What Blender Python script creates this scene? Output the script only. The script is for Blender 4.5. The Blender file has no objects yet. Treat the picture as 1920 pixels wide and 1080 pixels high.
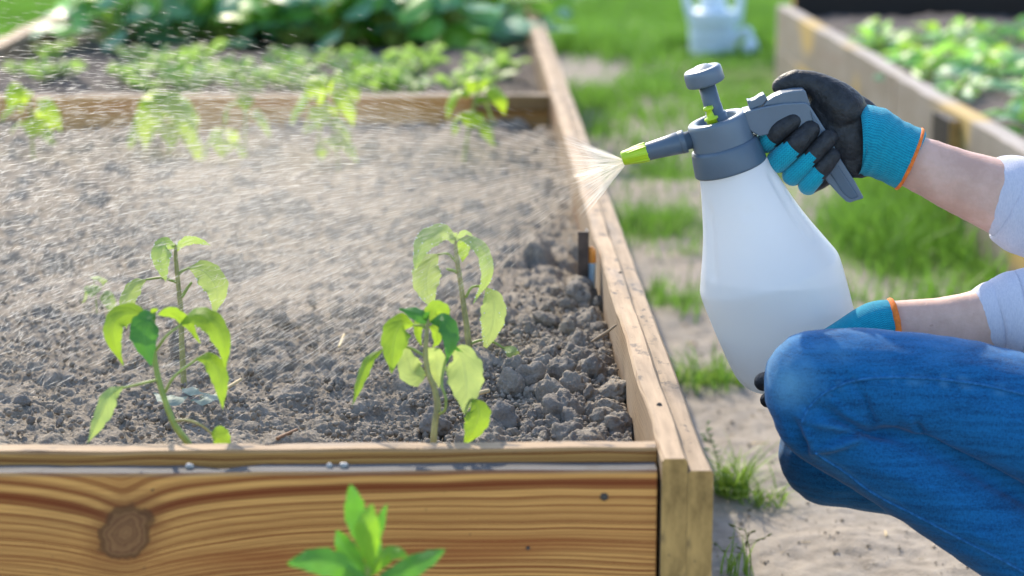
import bpy, bmesh, math, random
import numpy as np
from mathutils import Vector, Matrix
from mathutils.bvhtree import BVHTree

random.seed(7)
RNG = np.random.default_rng(7)
scene = bpy.context.scene
COL = scene.collection

# ------------------------------------------------------------------ camera, sky, sun, exposure
F_PX = 4000.0                      # focal length in pixels of a 1920 px wide frame (75 mm)
CAM_H = 0.80
PITCH = math.atan(870 / F_PX)
YAW = math.atan(80 * math.cos(PITCH) / F_PX)
FWD = Vector((math.sin(YAW) * math.cos(PITCH), math.cos(YAW) * math.cos(PITCH), -math.sin(PITCH)))
RIGHT = Vector((math.cos(YAW), -math.sin(YAW), 0))
UPV = RIGHT.cross(FWD)
CAM = Vector((0, 0, CAM_H))
cam_data = bpy.data.cameras.new('camera')
cam_data.lens = F_PX / 1920 * 36
cam_data.sensor_width = 36
cam_data.clip_start = 0.05
cam_data.clip_end = 300
cam_data.dof.use_dof = True
cam_data.dof.focus_distance = 1.95
cam_data.dof.aperture_fstop = 4.8
cam = bpy.data.objects.new('camera', cam_data)
COL.objects.link(cam)
cam.matrix_world = Matrix(((RIGHT.x, UPV.x, -FWD.x, CAM.x), (RIGHT.y, UPV.y, -FWD.y, CAM.y),
                           (RIGHT.z, UPV.z, -FWD.z, CAM.z), (0, 0, 0, 1)))
scene.camera = cam

SUN_AZ, SUN_EL = math.radians(-17), math.radians(37)     # behind the scene, from the left
world = bpy.data.worlds.new('World')
scene.world = world
world.use_nodes = True
wnt = world.node_tree
sky = wnt.nodes.new('ShaderNodeTexSky')
sky.sky_type = 'NISHITA'
sky.sun_disc = False
sky.sun_elevation = SUN_EL
sky.sun_rotation = SUN_AZ
bg = next(n for n in wnt.nodes if n.type == 'BACKGROUND')
wnt.links.new(sky.outputs[0], bg.inputs[0])
bg.inputs[1].default_value = 0.15
sun_data = bpy.data.lights.new('sun', 'SUN')
sun_data.energy = 2.7
sun_data.angle = math.radians(0.6)
sun_data.color = (1.0, 0.88, 0.70)
sun = bpy.data.objects.new('sun', sun_data)
COL.objects.link(sun)
SUN_DIR = Vector((math.sin(SUN_AZ) * math.cos(SUN_EL), math.cos(SUN_AZ) * math.cos(SUN_EL), math.sin(SUN_EL)))
sun.rotation_euler = SUN_DIR.to_track_quat('Z', 'Y').to_euler()
sun.location = (-3, 6, 5)
scene.view_settings.view_transform = 'Standard'
scene.view_settings.look = 'None'
scene.view_settings.gamma = 1
scene.view_settings.use_curve_mapping = False
scene.view_settings.exposure = 1.38
scene.cycles.use_denoising = True
scene.cycles.max_bounces = 8
scene.cycles.transparent_max_bounces = 24
scene.cycles.volume_bounces = 0
scene.cycles.sample_clamp_indirect = 6


def px(u, v, d):
    """a point seen at pixel (u, v) of the 1920x1080 frame, d metres along the view axis"""
    return CAM + (RIGHT * ((u - 960) / F_PX) + UPV * (-(v - 540) / F_PX) + FWD) * d


def onz(u, v, z):
    d = RIGHT * ((u - 960) / F_PX) + UPV * (-(v - 540) / F_PX) + FWD
    return CAM + d * ((z - CAM_H) / d.z)


# ------------------------------------------------------------------ naming helpers
def tag(o, label=None, cat=None, group=None, kind=None):
    if label: o['label'] = label
    if cat: o['category'] = cat
    if group: o['group'] = group
    if kind: o['kind'] = kind
    return o


def empty(name, loc=(0, 0, 0), rz=0.0):
    o = bpy.data.objects.new(name, None)
    o.empty_display_size = 0.05
    COL.objects.link(o)
    o.location = loc
    o.rotation_euler = (0, 0, rz)
    return o


def link(name, me, mat=None, parent=None, world=True):
    """link a mesh; with world=True its vertices are in world space and are kept there under the parent"""
    o = bpy.data.objects.new(name, me)
    COL.objects.link(o)
    if mat is not None:
        for m in (mat if isinstance(mat, (list, tuple)) else [mat]):
            me.materials.append(m)
    if parent is not None:
        o.parent = parent
        if world:
            bpy_mw = parent_matrix(parent)
            o.matrix_parent_inverse = bpy_mw.inverted()
    return o


def parent_matrix(o):
    m = o.matrix_basis.copy()
    while o.parent is not None:
        m = o.parent.matrix_basis @ o.matrix_parent_inverse @ m
        o = o.parent
    return m


def copy_tree(o, parent=None):
    c = o.copy()
    COL.objects.link(c)
    c.parent = parent
    for ch in list(o.children):
        copy_tree(ch, c)
    return c


# ------------------------------------------------------------------ numpy helpers
def _hash(ix, iy, iz, seed):
    h = (ix.astype(np.int64) * 374761393 + iy.astype(np.int64) * 668265263 + iz.astype(np.int64) * 2147483647 + seed * 974711)
    h = (h ^ (h >> 13)) * 1274126177
    h = h ^ (h >> 16)
    return (h & 0xFFFFFF) / float(0xFFFFFF)


def vnoise(x, y, z=None, seed=0):
    x = np.asarray(x, float); y = np.asarray(y, float)
    z = np.zeros_like(x) if z is None else np.asarray(z, float)
    ix, iy, iz = np.floor(x), np.floor(y), np.floor(z)
    fx, fy, fz = x - ix, y - iy, z - iz
    fx, fy, fz = (t * t * (3 - 2 * t) for t in (fx, fy, fz))
    r = 0
    for dx in (0, 1):
        for dy in (0, 1):
            for dz in (0, 1):
                w = (fx if dx else 1 - fx) * (fy if dy else 1 - fy) * (fz if dz else 1 - fz)
                r = r + w * _hash(ix + dx, iy + dy, iz + dz, seed)
    return r * 2 - 1


def fbm(x, y, z=None, octaves=4, seed=0):
    a, s, r = 1.0, 1.0, 0
    for k in range(octaves):
        r = r + a * vnoise(np.asarray(x) * s, np.asarray(y) * s, None if z is None else np.asarray(z) * s, seed + k * 17)
        a *= 0.5; s *= 2.03
    return r


def np_mesh(name, V, faces, smooth=True, uv=None, fmat=None):
    """faces: (n,k) int array, all with k corners"""
    me = bpy.data.meshes.new(name)
    V = np.asarray(V, np.float32); faces = np.asarray(faces, np.int32)
    k = faces.shape[1]; n = len(faces)
    me.vertices.add(len(V)); me.vertices.foreach_set('co', V.ravel())
    me.loops.add(n * k); me.loops.foreach_set('vertex_index', faces.ravel())
    me.polygons.add(n)
    me.polygons.foreach_set('loop_start', np.arange(0, n * k, k, dtype=np.int32))
    try:
        me.polygons.foreach_set('loop_total', np.full(n, k, np.int32))
    except Exception:
        pass
    if smooth:
        me.polygons.foreach_set('use_smooth', np.ones(n, bool))
    if fmat is not None:
        me.polygons.foreach_set('material_index', np.asarray(fmat, np.int32))
    if uv is not None:
        l = me.uv_layers.new(name='UVMap')
        l.data.foreach_set('uv', np.asarray(uv, np.float32)[faces.ravel()].ravel())
    me.update(calc_edges=True)
    me.validate()
    return me


def grid_faces(nu, nv, off=0, wrap=False):
    i = np.arange(nu - 1)[:, None]
    j = np.arange(nv if wrap else nv - 1)[None, :]
    j2 = (j + 1) % nv
    a = i * nv + j; b = i * nv + j2; c = (i + 1) * nv + j2; d = (i + 1) * nv + j
    return np.stack([a, b, c, d], -1).reshape(-1, 4) + off


def spline(P, n):
    """Catmull-Rom through the rows of P, n samples"""
    P = np.asarray(P, float)
    if len(P) == 2:
        t = np.linspace(0, 1, n)[:, None]
        return P[0] * (1 - t) + P[1] * t
    Q = np.vstack([2 * P[0] - P[1], P, 2 * P[-1] - P[-2]])
    seg = np.linalg.norm(np.diff(P[:, :3], axis=0), axis=1) + 1e-9
    cum = np.concatenate([[0], np.cumsum(seg)]); cum /= cum[-1]
    out = []
    for t in np.linspace(0, 1, n):
        k = min(len(P) - 2, max(0, int(np.searchsorted(cum, t, side='right') - 1)))
        f = (t - cum[k]) / max(1e-9, cum[k + 1] - cum[k])
        p0, p1, p2, p3 = Q[k], Q[k + 1], Q[k + 2], Q[k + 3]
        out.append(0.5 * ((2 * p1) + (-p0 + p2) * f + (2 * p0 - 5 * p1 + 4 * p2 - p3) * f * f + (-p0 + 3 * p1 - 3 * p2 + p3) * f ** 3))
    return np.array(out)


def tube_data(pts, radii, n=16, m=24, flat=1.0, flat_dir=None, round_ends=(True, True), nap=5):
    """swept tube with rounded ends -> V, faces, uv, t, ang, axis"""
    PR = np.hstack([np.asarray([list(p) for p in pts], float), np.asarray(radii, float)[:, None]])
    S = spline(PR, m)
    C, R = S[:, :3], np.maximum(S[:, 3], 1e-5)
    T = np.gradient(C, axis=0); T /= np.linalg.norm(T, axis=1)[:, None] + 1e-12
    rings_c, rings_r, rings_t, rings_T = [], [], [], []
    if round_ends[0]:
        for k in range(nap):
            a = math.pi / 2 * (1 - k / nap)
            rings_c.append(C[0] - T[0] * R[0] * math.sin(a)); rings_r.append(max(1e-5, R[0] * math.cos(a))); rings_t.append(0.0); rings_T.append(T[0])
    for k in range(m):
        rings_c.append(C[k]); rings_r.append(R[k]); rings_t.append(k / (m - 1)); rings_T.append(T[k])
    if round_ends[1]:
        for k in range(1, nap + 1):
            a = math.pi / 2 * k / nap
            rings_c.append(C[-1] + T[-1] * R[-1] * math.sin(a)); rings_r.append(max(1e-5, R[-1] * math.cos(a))); rings_t.append(1.0); rings_T.append(T[-1])
    ref = np.array([0, 0, 1.0]) if flat_dir is None else np.asarray(flat_dir, float)
    V, UV, TT, ANG = [], [], [], []
    X = None
    for c, r, t, tv in zip(rings_c, rings_r, rings_t, rings_T):
        if flat_dir is not None or X is None:
            x = ref - tv * ref.dot(tv)
            if np.linalg.norm(x) < 1e-3:
                x = np.array([1.0, 0.1, 0]) - tv * tv[0]
        else:
            x = X - tv * X.dot(tv)
        x /= np.linalg.norm(x); X = x
        y = np.cross(tv, x)
        for j in range(n):
            a = 2 * math.pi * j / n
            V.append(c + x * (math.cos(a) * r * flat) + y * (math.sin(a) * r))
            UV.append((j / n, t)); TT.append(t); ANG.append(a)
    nr = len(rings_c)
    F = grid_faces(nr, n, wrap=True)
    return np.array(V), F, np.array(UV), np.array(TT), np.array(ANG)


def tube(name, pts, radii, mat, parent=None, n=10, m=20, **kw):
    V, F, UV, _, _ = tube_data(pts, radii, n, m, **kw)
    return link(name, np_mesh(name, V, F, uv=UV), mat, parent)


def merge(parts):
    Vs, Fs, Us, off = [], [], [], 0
    for p in parts:
        V, F = p[0], p[1]
        Vs.append(V); Fs.append(np.asarray(F) + off); off += len(V)
        Us.append(p[2] if len(p) > 2 and p[2] is not None else np.zeros((len(V), 2)))
    return np.vstack(Vs), np.vstack(Fs), np.vstack(Us)


def remeshed(parts, voxel, smooth_it=4, smooth_f=0.5):
    """union of closed shells as one continuous skin"""
    V, F, _ = merge(parts)
    me = np_mesh('tmp', V, F)
    o = bpy.data.objects.new('tmp', me); COL.objects.link(o)
    r = o.modifiers.new('r', 'REMESH'); r.mode = 'VOXEL'; r.voxel_size = voxel; r.use_smooth_shade = True
    if smooth_it:
        s = o.modifiers.new('s', 'SMOOTH'); s.iterations = smooth_it; s.factor = smooth_f
    dg = bpy.context.evaluated_depsgraph_get()
    out = bpy.data.meshes.new_from_object(o.evaluated_get(dg))
    bpy.data.objects.remove(o); bpy.data.meshes.remove(me)
    out.polygons.foreach_set('use_smooth', np.ones(len(out.polygons), bool))
    return out


def mesh_co(me):
    a = np.empty(len(me.vertices) * 3, np.float32); me.vertices.foreach_get('co', a)
    return a.reshape(-1, 3).astype(float)


def mesh_no(me):
    a = np.empty(len(me.vertices) * 3, np.float32); me.vertices.foreach_get('normal', a)
    return a.reshape(-1, 3).astype(float)


def set_co(me, co):
    me.vertices.foreach_set('co', np.asarray(co, np.float32).ravel()); me.update()


def set_attr(me, name, val):
    a = me.attributes.new(name, 'FLOAT', 'POINT')
    a.data.foreach_set('value', np.asarray(val, np.float32))


def lathe(name, prof, mat, parent, n=48, centre=None, local=True):
    """prof: list of (radius, z)"""
    V = []
    for r, z in prof:
        for j in range(n):
            a = 2 * math.pi * j / n
            V.append((r * math.cos(a), r * math.sin(a), z))
    F = grid_faces(len(prof), n, wrap=True)
    me = np_mesh(name, V, F)
    return link(name, me, mat, parent, world=not local)


def bm_obj(name, bm, mat, parent=None, smooth=False, world=True):
    me = bpy.data.meshes.new(name)
    bm.normal_update()
    bm.to_mesh(me); bm.free()
    if smooth:
        me.polygons.foreach_set('use_smooth', np.ones(len(me.polygons), bool))
    return link(name, me, mat, parent, world)


# ------------------------------------------------------------------ material helpers
class NT:
    def __init__(self, name):
        self.m = bpy.data.materials.new(name)
        self.m.use_nodes = True
        self.t = self.m.node_tree
        self.t.nodes.clear()
        self.out = self.t.nodes.new('ShaderNodeOutputMaterial')

    def n(self, typ, ins=None, **props):
        nd = self.t.nodes.new('ShaderNode' + typ)
        for k, v in props.items():
            setattr(nd, k, v)
        for k, v in (ins or {}).items():
            self.set(nd.inputs[k], v)
        return nd

    def set(self, sock, v):
        if isinstance(v, bpy.types.NodeSocket):
            self.t.links.new(v, sock)
        elif isinstance(v, bpy.types.Node):
            self.t.links.new(v.outputs[0], sock)
        else:
            if sock.type == 'RGBA' and len(v) == 3:
                v = (*v, 1)
            sock.default_value = v

    def math(self, op, a, b=None, c=None, clamp=False):
        nd = self.n('Math', operation=op, use_clamp=clamp)
        self.set(nd.inputs[0], a)
        if b is not None: self.set(nd.inputs[1], b)
        if c is not None: self.set(nd.inputs[2], c)
        return nd.outputs[0]

    def mix(self, f, a, b, blend='MIX'):
        nd = self.n('Mix', data_type='RGBA', blend_type=blend)
        self.set(nd.inputs[0], f); self.set(nd.inputs[6], a); self.set(nd.inputs[7], b)
        return nd.outputs[2]

    def ramp(self, fac, stops, interp='LINEAR'):
        nd = self.n('ValToRGB')
        nd.color_ramp.interpolation = interp
        el = nd.color_ramp.elements
        while len(el) < len(stops): el.new(0.5)
        for e, (p, c) in zip(el, stops):
            e.position = p
            e.color = (*c, 1) if len(c) == 3 else c
        self.set(nd.inputs[0], fac)
        return nd.outputs[0]

    def noise(self, vec, scale, detail=4, rough=0.55, dist=0.0, dims='3D'):
        nd = self.n('TexNoise', {'Scale': scale, 'Detail': detail, 'Roughness': rough, 'Distortion': dist}, noise_dimensions=dims)
        if vec is not None:
            self.set(nd.inputs['W' if dims == '1D' else 'Vector'], vec)
        return nd.outputs[0]

    def smooth(self, x, a, b):
        nd = self.n('MapRange', {0: x, 1: a, 2: b, 3: 0.0, 4: 1.0}, interpolation_type='SMOOTHSTEP', clamp=True)
        return nd.outputs[0]

    def scaled(self, vec, s):
        nd = self.n('Mapping', {'Vector': vec})
        nd.inputs['Scale'].default_value = s
        return nd.outputs[0]

    def obj(self): return self.n('TexCoord').outputs['Object']
    def uv(self): return self.n('TexCoord').outputs['UV']
    def pos(self): return self.n('NewGeometry').outputs['Position']
    def attr(self, name): return self.n('Attribute', attribute_name=name).outputs['Fac']

    def bump(self, h, strength=0.5, dist=0.002, normal=None):
        nd = self.n('Bump', {'Strength': strength, 'Distance': dist, 'Height': h})
        if normal is not None: self.set(nd.inputs['Normal'], normal)
        return nd.outputs[0]

    def principled(self, **ins):
        nd = self.n('BsdfPrincipled')
        for k, v in ins.items():
            self.set(nd.inputs[k.replace('_', ' ')], v)
        return nd

    def finish(self, shader):
        self.set(self.out.inputs['Surface'], shader)
        return self.m


def m_wood(name, light, dark, top, knots=(), freq=1.0, grey=0.0, topdirt=0.5, seed=0.0, blotch=None, wide=None, end=(0.46, 0.28, 0.10)):
    """board material: grain along local X, face in XZ; flow of the grain parts round the knots"""
    t = NT(name)
    o = t.obj()
    sep = t.n('SeparateXYZ', {0: o})
    x, y, z = sep.outputs
    zz = t.math('ADD', z, t.math('MULTIPLY', y, 0.55))
    warp = t.noise(t.scaled(o, (2.3, 3, 7)), 1.0, 3)
    zz = t.math('ADD', zz, t.math('MULTIPLY', t.math('SUBTRACT', warp, 0.5), 0.028))
    knotmask = None
    core = None
    for (kx, kz, R) in knots:
        dx = t.math('MULTIPLY', t.math('SUBTRACT', x, kx), 0.62)
        dz = t.math('SUBTRACT', z, kz)
        r2 = t.math('ADD', t.math('ADD', t.math('MULTIPLY', dx, dx), t.math('MULTIPLY', dz, dz)), 1e-6)
        dx2 = t.math('SUBTRACT', x, kx)
        sx = t.math('SQRT', t.math('ADD', t.math('MULTIPLY', dx2, dx2), 6e-5))
        gx = t.math('EXPONENT', t.math('MULTIPLY', sx, -20.0))
        gz = t.math('EXPONENT', t.math('MULTIPLY', t.math('MULTIPLY', dz, dz), -330.0))
        zz = t.math('ADD', zz, t.math('MULTIPLY', t.math('MULTIPLY', gx, gz), 0.034))
        rr = t.math('SQRT', t.math('ADD', t.math('ADD', t.math('MULTIPLY', dx2, dx2), t.math('ADD', t.math('MULTIPLY', t.math('MULTIPLY', dz, dz), 0.85), t.math('MULTIPLY', t.math('MULTIPLY', dx2, dz), -0.55))), 1e-7))
        rr = t.math('ADD', rr, t.math('MULTIPLY', t.math('SUBTRACT', t.noise(o, 75, 4), 0.5), R * 0.8))
        km = t.smooth(rr, R * 1.18, R * 0.82)
        halo = t.smooth(rr, R * 2.1, R * 0.8)
        knotmask = km if knotmask is None else t.math('MAXIMUM', knotmask, km)
        core = (rr, R, halo)
    g = t.noise(t.math('MULTIPLY', t.math('ADD', zz, seed), 1.0), 560 * freq, 1.2, 0.5, dims='1D')
    g2 = t.noise(t.math('MULTIPLY', t.math('ADD', zz, seed + 3.3), 1.0), 1100 * freq, 2, 0.6, dims='1D')
    fine = t.noise(t.scaled(o, (9, 220, 420)), 1.0, 3)
    gg = t.math('ADD', t.math('MULTIPLY', g, 0.82), t.math('MULTIPLY', g2, 0.18))
    if wide:
        gw = t.noise(t.math('ADD', zz, seed + 9.0), 110 * freq, 1.0, 0.5, dims='1D')
        gg = t.mix(t.smooth(zz, wide[0], wide[1]), gg, t.math('ADD', t.math('MULTIPLY', gw, 0.8), t.math('MULTIPLY', g2, 0.2)))
    col = t.ramp(gg, [(0.38, dark), (0.46, tuple(0.55 * a + 0.45 * b for a, b in zip(dark, light))), (0.56, light), (0.70, tuple(min(1, c * 1.15) for c in light))])
    col = t.mix(t.smooth(fine, 0.35, 0.75), col, t.mix(0.30, col, dark))
    # red brown heart streaks
    hs = t.noise(t.scaled(o, (1.6, 8, 26)), 1.0, 2)
    col = t.mix(t.math('MULTIPLY', t.smooth(hs, 0.56, 0.72), 0.45), col, (dark[0] * 1.25, dark[1] * 0.85, dark[2] * 0.8))
    if knots:
        rr, R, halo = core
        rings = t.noise(t.math('MULTIPLY', rr, 1.0), 420, 1, 0.5, dims='1D')
        kc = t.ramp(rings, [(0.3, (0.17, 0.075, 0.036)), (0.7, (0.33, 0.165, 0.07))])
        col = t.mix(t.math('MULTIPLY', halo, 0.6), col, (0.24, 0.085, 0.03))
        edge = t.math('MULTIPLY', knotmask, 0.92)
        col = t.mix(edge, col, kc)
        ring = t.math('MULTIPLY', t.smooth(rr, R * 0.78, R * 0.95), t.smooth(rr, R * 1.16, R * 1.0))
        col = t.mix(t.math('MULTIPLY', ring, 0.5), col, (0.05, 0.024, 0.014))
    if grey:
        gn = t.noise(t.scaled(o, (3, 9, 9)), 1.0, 4)
        col = t.mix(t.math('MULTIPLY', t.smooth(gn, 0.25, 0.7), grey), col, (0.30, 0.27, 0.235))
    # end grain
    nsep = t.n('SeparateXYZ', {0: t.n('TexCoord').outputs['Normal']})
    en = t.noise(t.scaled(o, (1, 60, 26)), 1.0, 4, 0.6)
    ecol = t.ramp(en, [(0.3, tuple(c * 0.5 for c in end)), (0.52, end), (0.75, tuple(c * 1.25 for c in end))])
    eb = t.noise(t.scaled(o, (1, 34, 20)), 1.0, 3, 0.6)
    ecol = t.mix(t.math('MULTIPLY', t.smooth(eb, 0.56, 0.68), 0.7), ecol, (0.055, 0.042, 0.035))
    col = t.mix(t.smooth(t.math('ABSOLUTE', nsep.outputs[0]), 0.7, 0.9), col, ecol)
    # weathered, dirty top face
    nz = nsep.outputs[2]
    up = t.smooth(nz, 0.6, 0.9)
    tg = t.noise(t.scaled(o, (14, 160, 160)), 1.0, 3)
    tcol = t.ramp(tg, [(0.3, tuple(c * 0.74 for c in top)), (0.62, top), (0.8, tuple(min(1, c * 1.1) for c in top))])
    d1 = t.noise(t.scaled(o, (26, 50, 50)), 1.0, 5, 0.65)
    tcol = t.mix(t.math('MULTIPLY', t.smooth(d1, 0.55, 0.68), topdirt), tcol, (0.085, 0.08, 0.078))
    d2 = t.noise(t.scaled(o, (5, 20, 20)), 1.0, 3, 0.6)
    tcol = t.mix(t.math('MULTIPLY', t.smooth(d2, 0.5, 0.72), topdirt * 0.55), tcol, (0.20, 0.19, 0.185))
    col = t.mix(up, col, tcol)
    spk = t.noise(o, 120, 2, 0.5)
    col = t.mix(t.math('MULTIPLY', t.smooth(spk, 0.70, 0.76), 0.7), col, (0.05, 0.04, 0.035))
    big = t.noise(t.scaled(o, (4, 12, 12)), 1.0, 3)
    col = t.mix(t.math('MULTIPLY', t.smooth(big, 0.5, 0.8), 0.16), col, (0.10, 0.065, 0.04))
    if blotch is not None:
        sn = t.noise(t.scaled(o, blotch[0]), 1.0, 1)
        col = t.mix(t.math('MULTIPLY', t.smooth(sn, 0.56, 0.66), blotch[2]), col, blotch[1])  # noise-shaped blotches of a second colour over the board
    hgt = t.math('ADD', t.math('MULTIPLY', gg, 0.5), t.math('MULTIPLY', fine, 0.7))
    nrm = t.bump(hgt, 0.35, 0.0012)
    return t.finish(t.principled(Base_Color=col, Roughness=0.72, Normal=nrm, Specular_IOR_Level=0.1))


def m_leaf(name, top, under, trans, rough=0.42, veins=0.5, tw=0.5, spec=0.4):
    t = NT(name)
    uv = t.n('SeparateXYZ', {0: t.uv()})
    s, c = uv.outputs[0], uv.outputs[1]
    a = t.math('ABSOLUTE', t.math('SUBTRACT', t.math('MULTIPLY', c, 2.0), 1.0))
    mid = t.smooth(a, 0.09, 0.02)
    ph = t.math('SUBTRACT', t.math('MULTIPLY', s, 8.0), t.math('MULTIPLY', a, 2.6))
    saw = t.math('ABSOLUTE', t.math('SUBTRACT', t.math('FRACT', ph), 0.5))
    side = t.math('MULTIPLY', t.smooth(saw, 0.09, 0.02), t.smooth(a, 0.95, 0.3))
    vein = t.math('MAXIMUM', mid, t.math('MULTIPLY', side, 0.7))
    o = t.pos()
    nn = t.noise(o, 55, 4)
    geo = t.n('NewGeometry')
    base = t.mix(geo.outputs['Backfacing'], top, under)
    base = t.mix(t.math('MULTIPLY', t.smooth(nn, 0.3, 0.75), 0.35), base, tuple(min(1, q * 1.5) for q in trans))
    vc = tuple(min(1, q * 1.25 + 0.05) for q in trans)
    base = t.mix(t.math('MULTIPLY', vein, veins), base, vc)
    tr = t.mix(t.math('MULTIPLY', vein, veins * 0.9), trans, tuple(q * 0.35 for q in trans))
    tr = t.mix(t.math('MULTIPLY', t.smooth(nn, 0.35, 0.7), 0.3), tr, tuple(min(1, q * w) for q, w in zip(trans, (1.3, 1.15, 0.9))))
    fine = t.noise(o, 420, 2)
    h = t.math('ADD', t.math('MULTIPLY', vein, -0.8), t.math('MULTIPLY', fine, 0.25))
    nrm = t.bump(h, 0.45, 0.0008)
    p = t.principled(Base_Color=base, Roughness=rough, Normal=nrm, Specular_IOR_Level=spec)
    tl = t.n('BsdfTranslucent', {'Color': tr, 'Normal': nrm})
    mx = t.n('MixShader', {0: tw, 1: p.outputs[0], 2: tl.outputs[0]})
    return t.finish(mx.outputs[0])


def m_plain(name, color, rough=0.5, bump_scale=0, bump_d=0.0005, var=0.0, var_scale=20, spec=0.5, strength=0.4, coat=0.0):
    t = NT(name)
    col = color
    if var:
        nz = t.noise(t.pos(), var_scale, 4)
        col = t.mix(t.smooth(nz, 0.25, 0.75), tuple(c * (1 - var) for c in color), tuple(min(1, c * (1 + var)) for c in color))
    ins = dict(Base_Color=col, Roughness=rough, Specular_IOR_Level=spec)
    if bump_scale:
        ins['Normal'] = t.bump(t.noise(t.pos(), bump_scale, 3), strength, bump_d)
    p = t.principled(**ins)
    if coat: p.inputs['Coat Weight'].default_value = coat
    return t.finish(p)


def m_knit(name, c1, c2, su=70, sv=40, d=0.0006):
    t = NT(name)
    uv = t.n('SeparateXYZ', {0: t.uv()})
    a = t.math('SINE', t.math('MULTIPLY', uv.outputs[0], su * 2 * math.pi))
    b = t.math('SINE', t.math('MULTIPLY', uv.outputs[1], sv * 2 * math.pi))
    k = t.math('ADD', t.math('MULTIPLY', t.math('MULTIPLY', a, b), 0.25), t.math('ADD', t.math('MULTIPLY', a, 0.14), 0.5))
    nn = t.noise(t.pos(), 260, 3)
    k2 = t.math('ADD', k, t.math('MULTIPLY', t.math('SUBTRACT', nn, 0.5), 0.5))
    col = t.mix(t.smooth(k2, 0.15, 0.75), c1, c2)
    nrm = t.bump(k2, 0.8, d)
    p = t.principled(Base_Color=col, Roughness=0.85, Normal=nrm, Specular_IOR_Level=0.2, Sheen_Weight=0.15)
    return t.finish(p)


def m_soil(name, clod=False):
    t = NT(name)
    o = t.pos()
    n1 = t.noise(o, 9, 5, 0.6)
    n2 = t.noise(o, 70, 5, 0.65)
    n3 = t.noise(o, 420, 3, 0.6)
    col = t.ramp(n2, [(0.28, (0.115, 0.100, 0.081)), (0.5, (0.23, 0.200, 0.160)), (0.72, (0.325, 0.285, 0.23))])
    col = t.mix(t.math('MULTIPLY', t.smooth(n1, 0.35, 0.65), 0.5), col, (0.24, 0.20, 0.145))
    col = t.mix(t.math('MULTIPLY', t.smooth(n3, 0.35, 0.72), 0.4), col, (0.40, 0.35, 0.30))
    if clod:
        rnd = t.n('ObjectInfo').outputs['Random']
        col = t.mix(t.math('MULTIPLY', rnd, 0.55), col, (0.17, 0.16, 0.15))
    sp = t.noise(o, 190, 1, 0.5)
    col = t.mix(t.math('MULTIPLY', t.smooth(sp, 0.74, 0.79), 0.6), col, (0.5, 0.43, 0.33))
    h = t.math('ADD', t.math('MULTIPLY', n2, 0.8), t.math('MULTIPLY', n3, 0.6))
    nrm = t.bump(h, 0.9, 0.0035)
    return t.finish(t.principled(Base_Color=col, Roughness=0.95, Normal=nrm, Specular_IOR_Level=0.12))


def m_ground():
    t = NT('sandy_ground')
    o = t.pos()
    g = t.attr('turf')
    n1 = t.noise(o, 3.5, 5, 0.6)
    n2 = t.noise(o, 38, 6, 0.65)
    n3 = t.noise(o, 260, 3, 0.6)
    col = t.ramp(n2, [(0.25, (0.175, 0.155, 0.13)), (0.5, (0.295, 0.262, 0.222)), (0.75, (0.385, 0.345, 0.295))])
    col = t.mix(t.math('MULTIPLY', t.smooth(n1, 0.4, 0.7), 0.45), col, (0.25, 0.238, 0.222))
    dsp = t.noise(o, 24, 4, 0.7)
    col = t.mix(t.math('MULTIPLY', t.smooth(dsp, 0.64, 0.74), 0.6), col, (0.13, 0.105, 0.075))
    green = t.ramp(n2, [(0.3, (0.045, 0.085, 0.018)), (0.7, (0.12, 0.19, 0.04))])
    col = t.mix(t.smooth(t.math('ADD', g, t.math('MULTIPLY', t.math('SUBTRACT', n2, 0.5), 0.7)), 0.3, 0.8), col, green)
    h = t.math('ADD', n2, t.math('MULTIPLY', n3, 0.4))
    nrm = t.bump(h, 0.7, 0.006)
    return t.finish(t.principled(Base_Color=col, Roughness=0.95, Normal=nrm, Specular_IOR_Level=0.1))


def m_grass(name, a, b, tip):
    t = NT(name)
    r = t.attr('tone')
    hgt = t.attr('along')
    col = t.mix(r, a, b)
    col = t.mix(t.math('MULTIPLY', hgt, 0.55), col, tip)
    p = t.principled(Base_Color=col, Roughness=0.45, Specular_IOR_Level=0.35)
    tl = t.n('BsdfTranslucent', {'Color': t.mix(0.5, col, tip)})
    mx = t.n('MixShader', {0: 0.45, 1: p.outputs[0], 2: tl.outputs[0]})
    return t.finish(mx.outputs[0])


# ================================================================== SETTING: ground
BED_TOP = 0.32
GROUND_BLOBS = []        # (x, y, rx, ry, strength, blade height)


def gblob(u, v, ru, rv, s, h):
    p = onz(u, v, 0.0)
    d = (p - CAM).dot(FWD)
    q = onz(u, v - rv, 0.0)
    GROUND_BLOBS.append((p.x, p.y, ru * d / F_PX, max(0.04, abs(q.y - p.y)), s, h))


for a in [(1230, 425, 90, 28, 1.0, .07), (1160, 430, 50, 22, .8, .06), (1275, 575, 60, 22, .85, .06), (1225, 560, 30, 14, .8, .05),
          (1335, 722, 55, 22, .9, .06), (1640, 470, 110, 50, 1.25, .16), (1760, 455, 80, 62, 1.25, .18), (1690, 400, 120, 40, 1.2, .16),
          (1750, 585, 120, 30, .8, .09), (1860, 540, 70, 30, .9, .11), (1580, 560, 60, 14, .5, .06), (1290, 480, 22, 8, .6, .04),
          (1100, 340, 60, 24, .7, .05), (1240, 320, 80, 24, .8, .06), (1130, 250, 60, 26, .6, .05), (1240, 235, 60, 18, .5, .05),
          (1430, 290, 60, 40, .9, .08), (1480, 160, 70, 40, 1., .10), (1380, 190, 80, 30, .8, .07), (1210, 170, 60, 20, .4, .05),
          (1600, 320, 60, 60, 1.0, .12), (1540, 240, 50, 60, 1.0, .12), (1660, 340, 60, 40, 1.1, .14), (1075, 195, 30, 14, .5, .05)]:
    gblob(*a)


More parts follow.
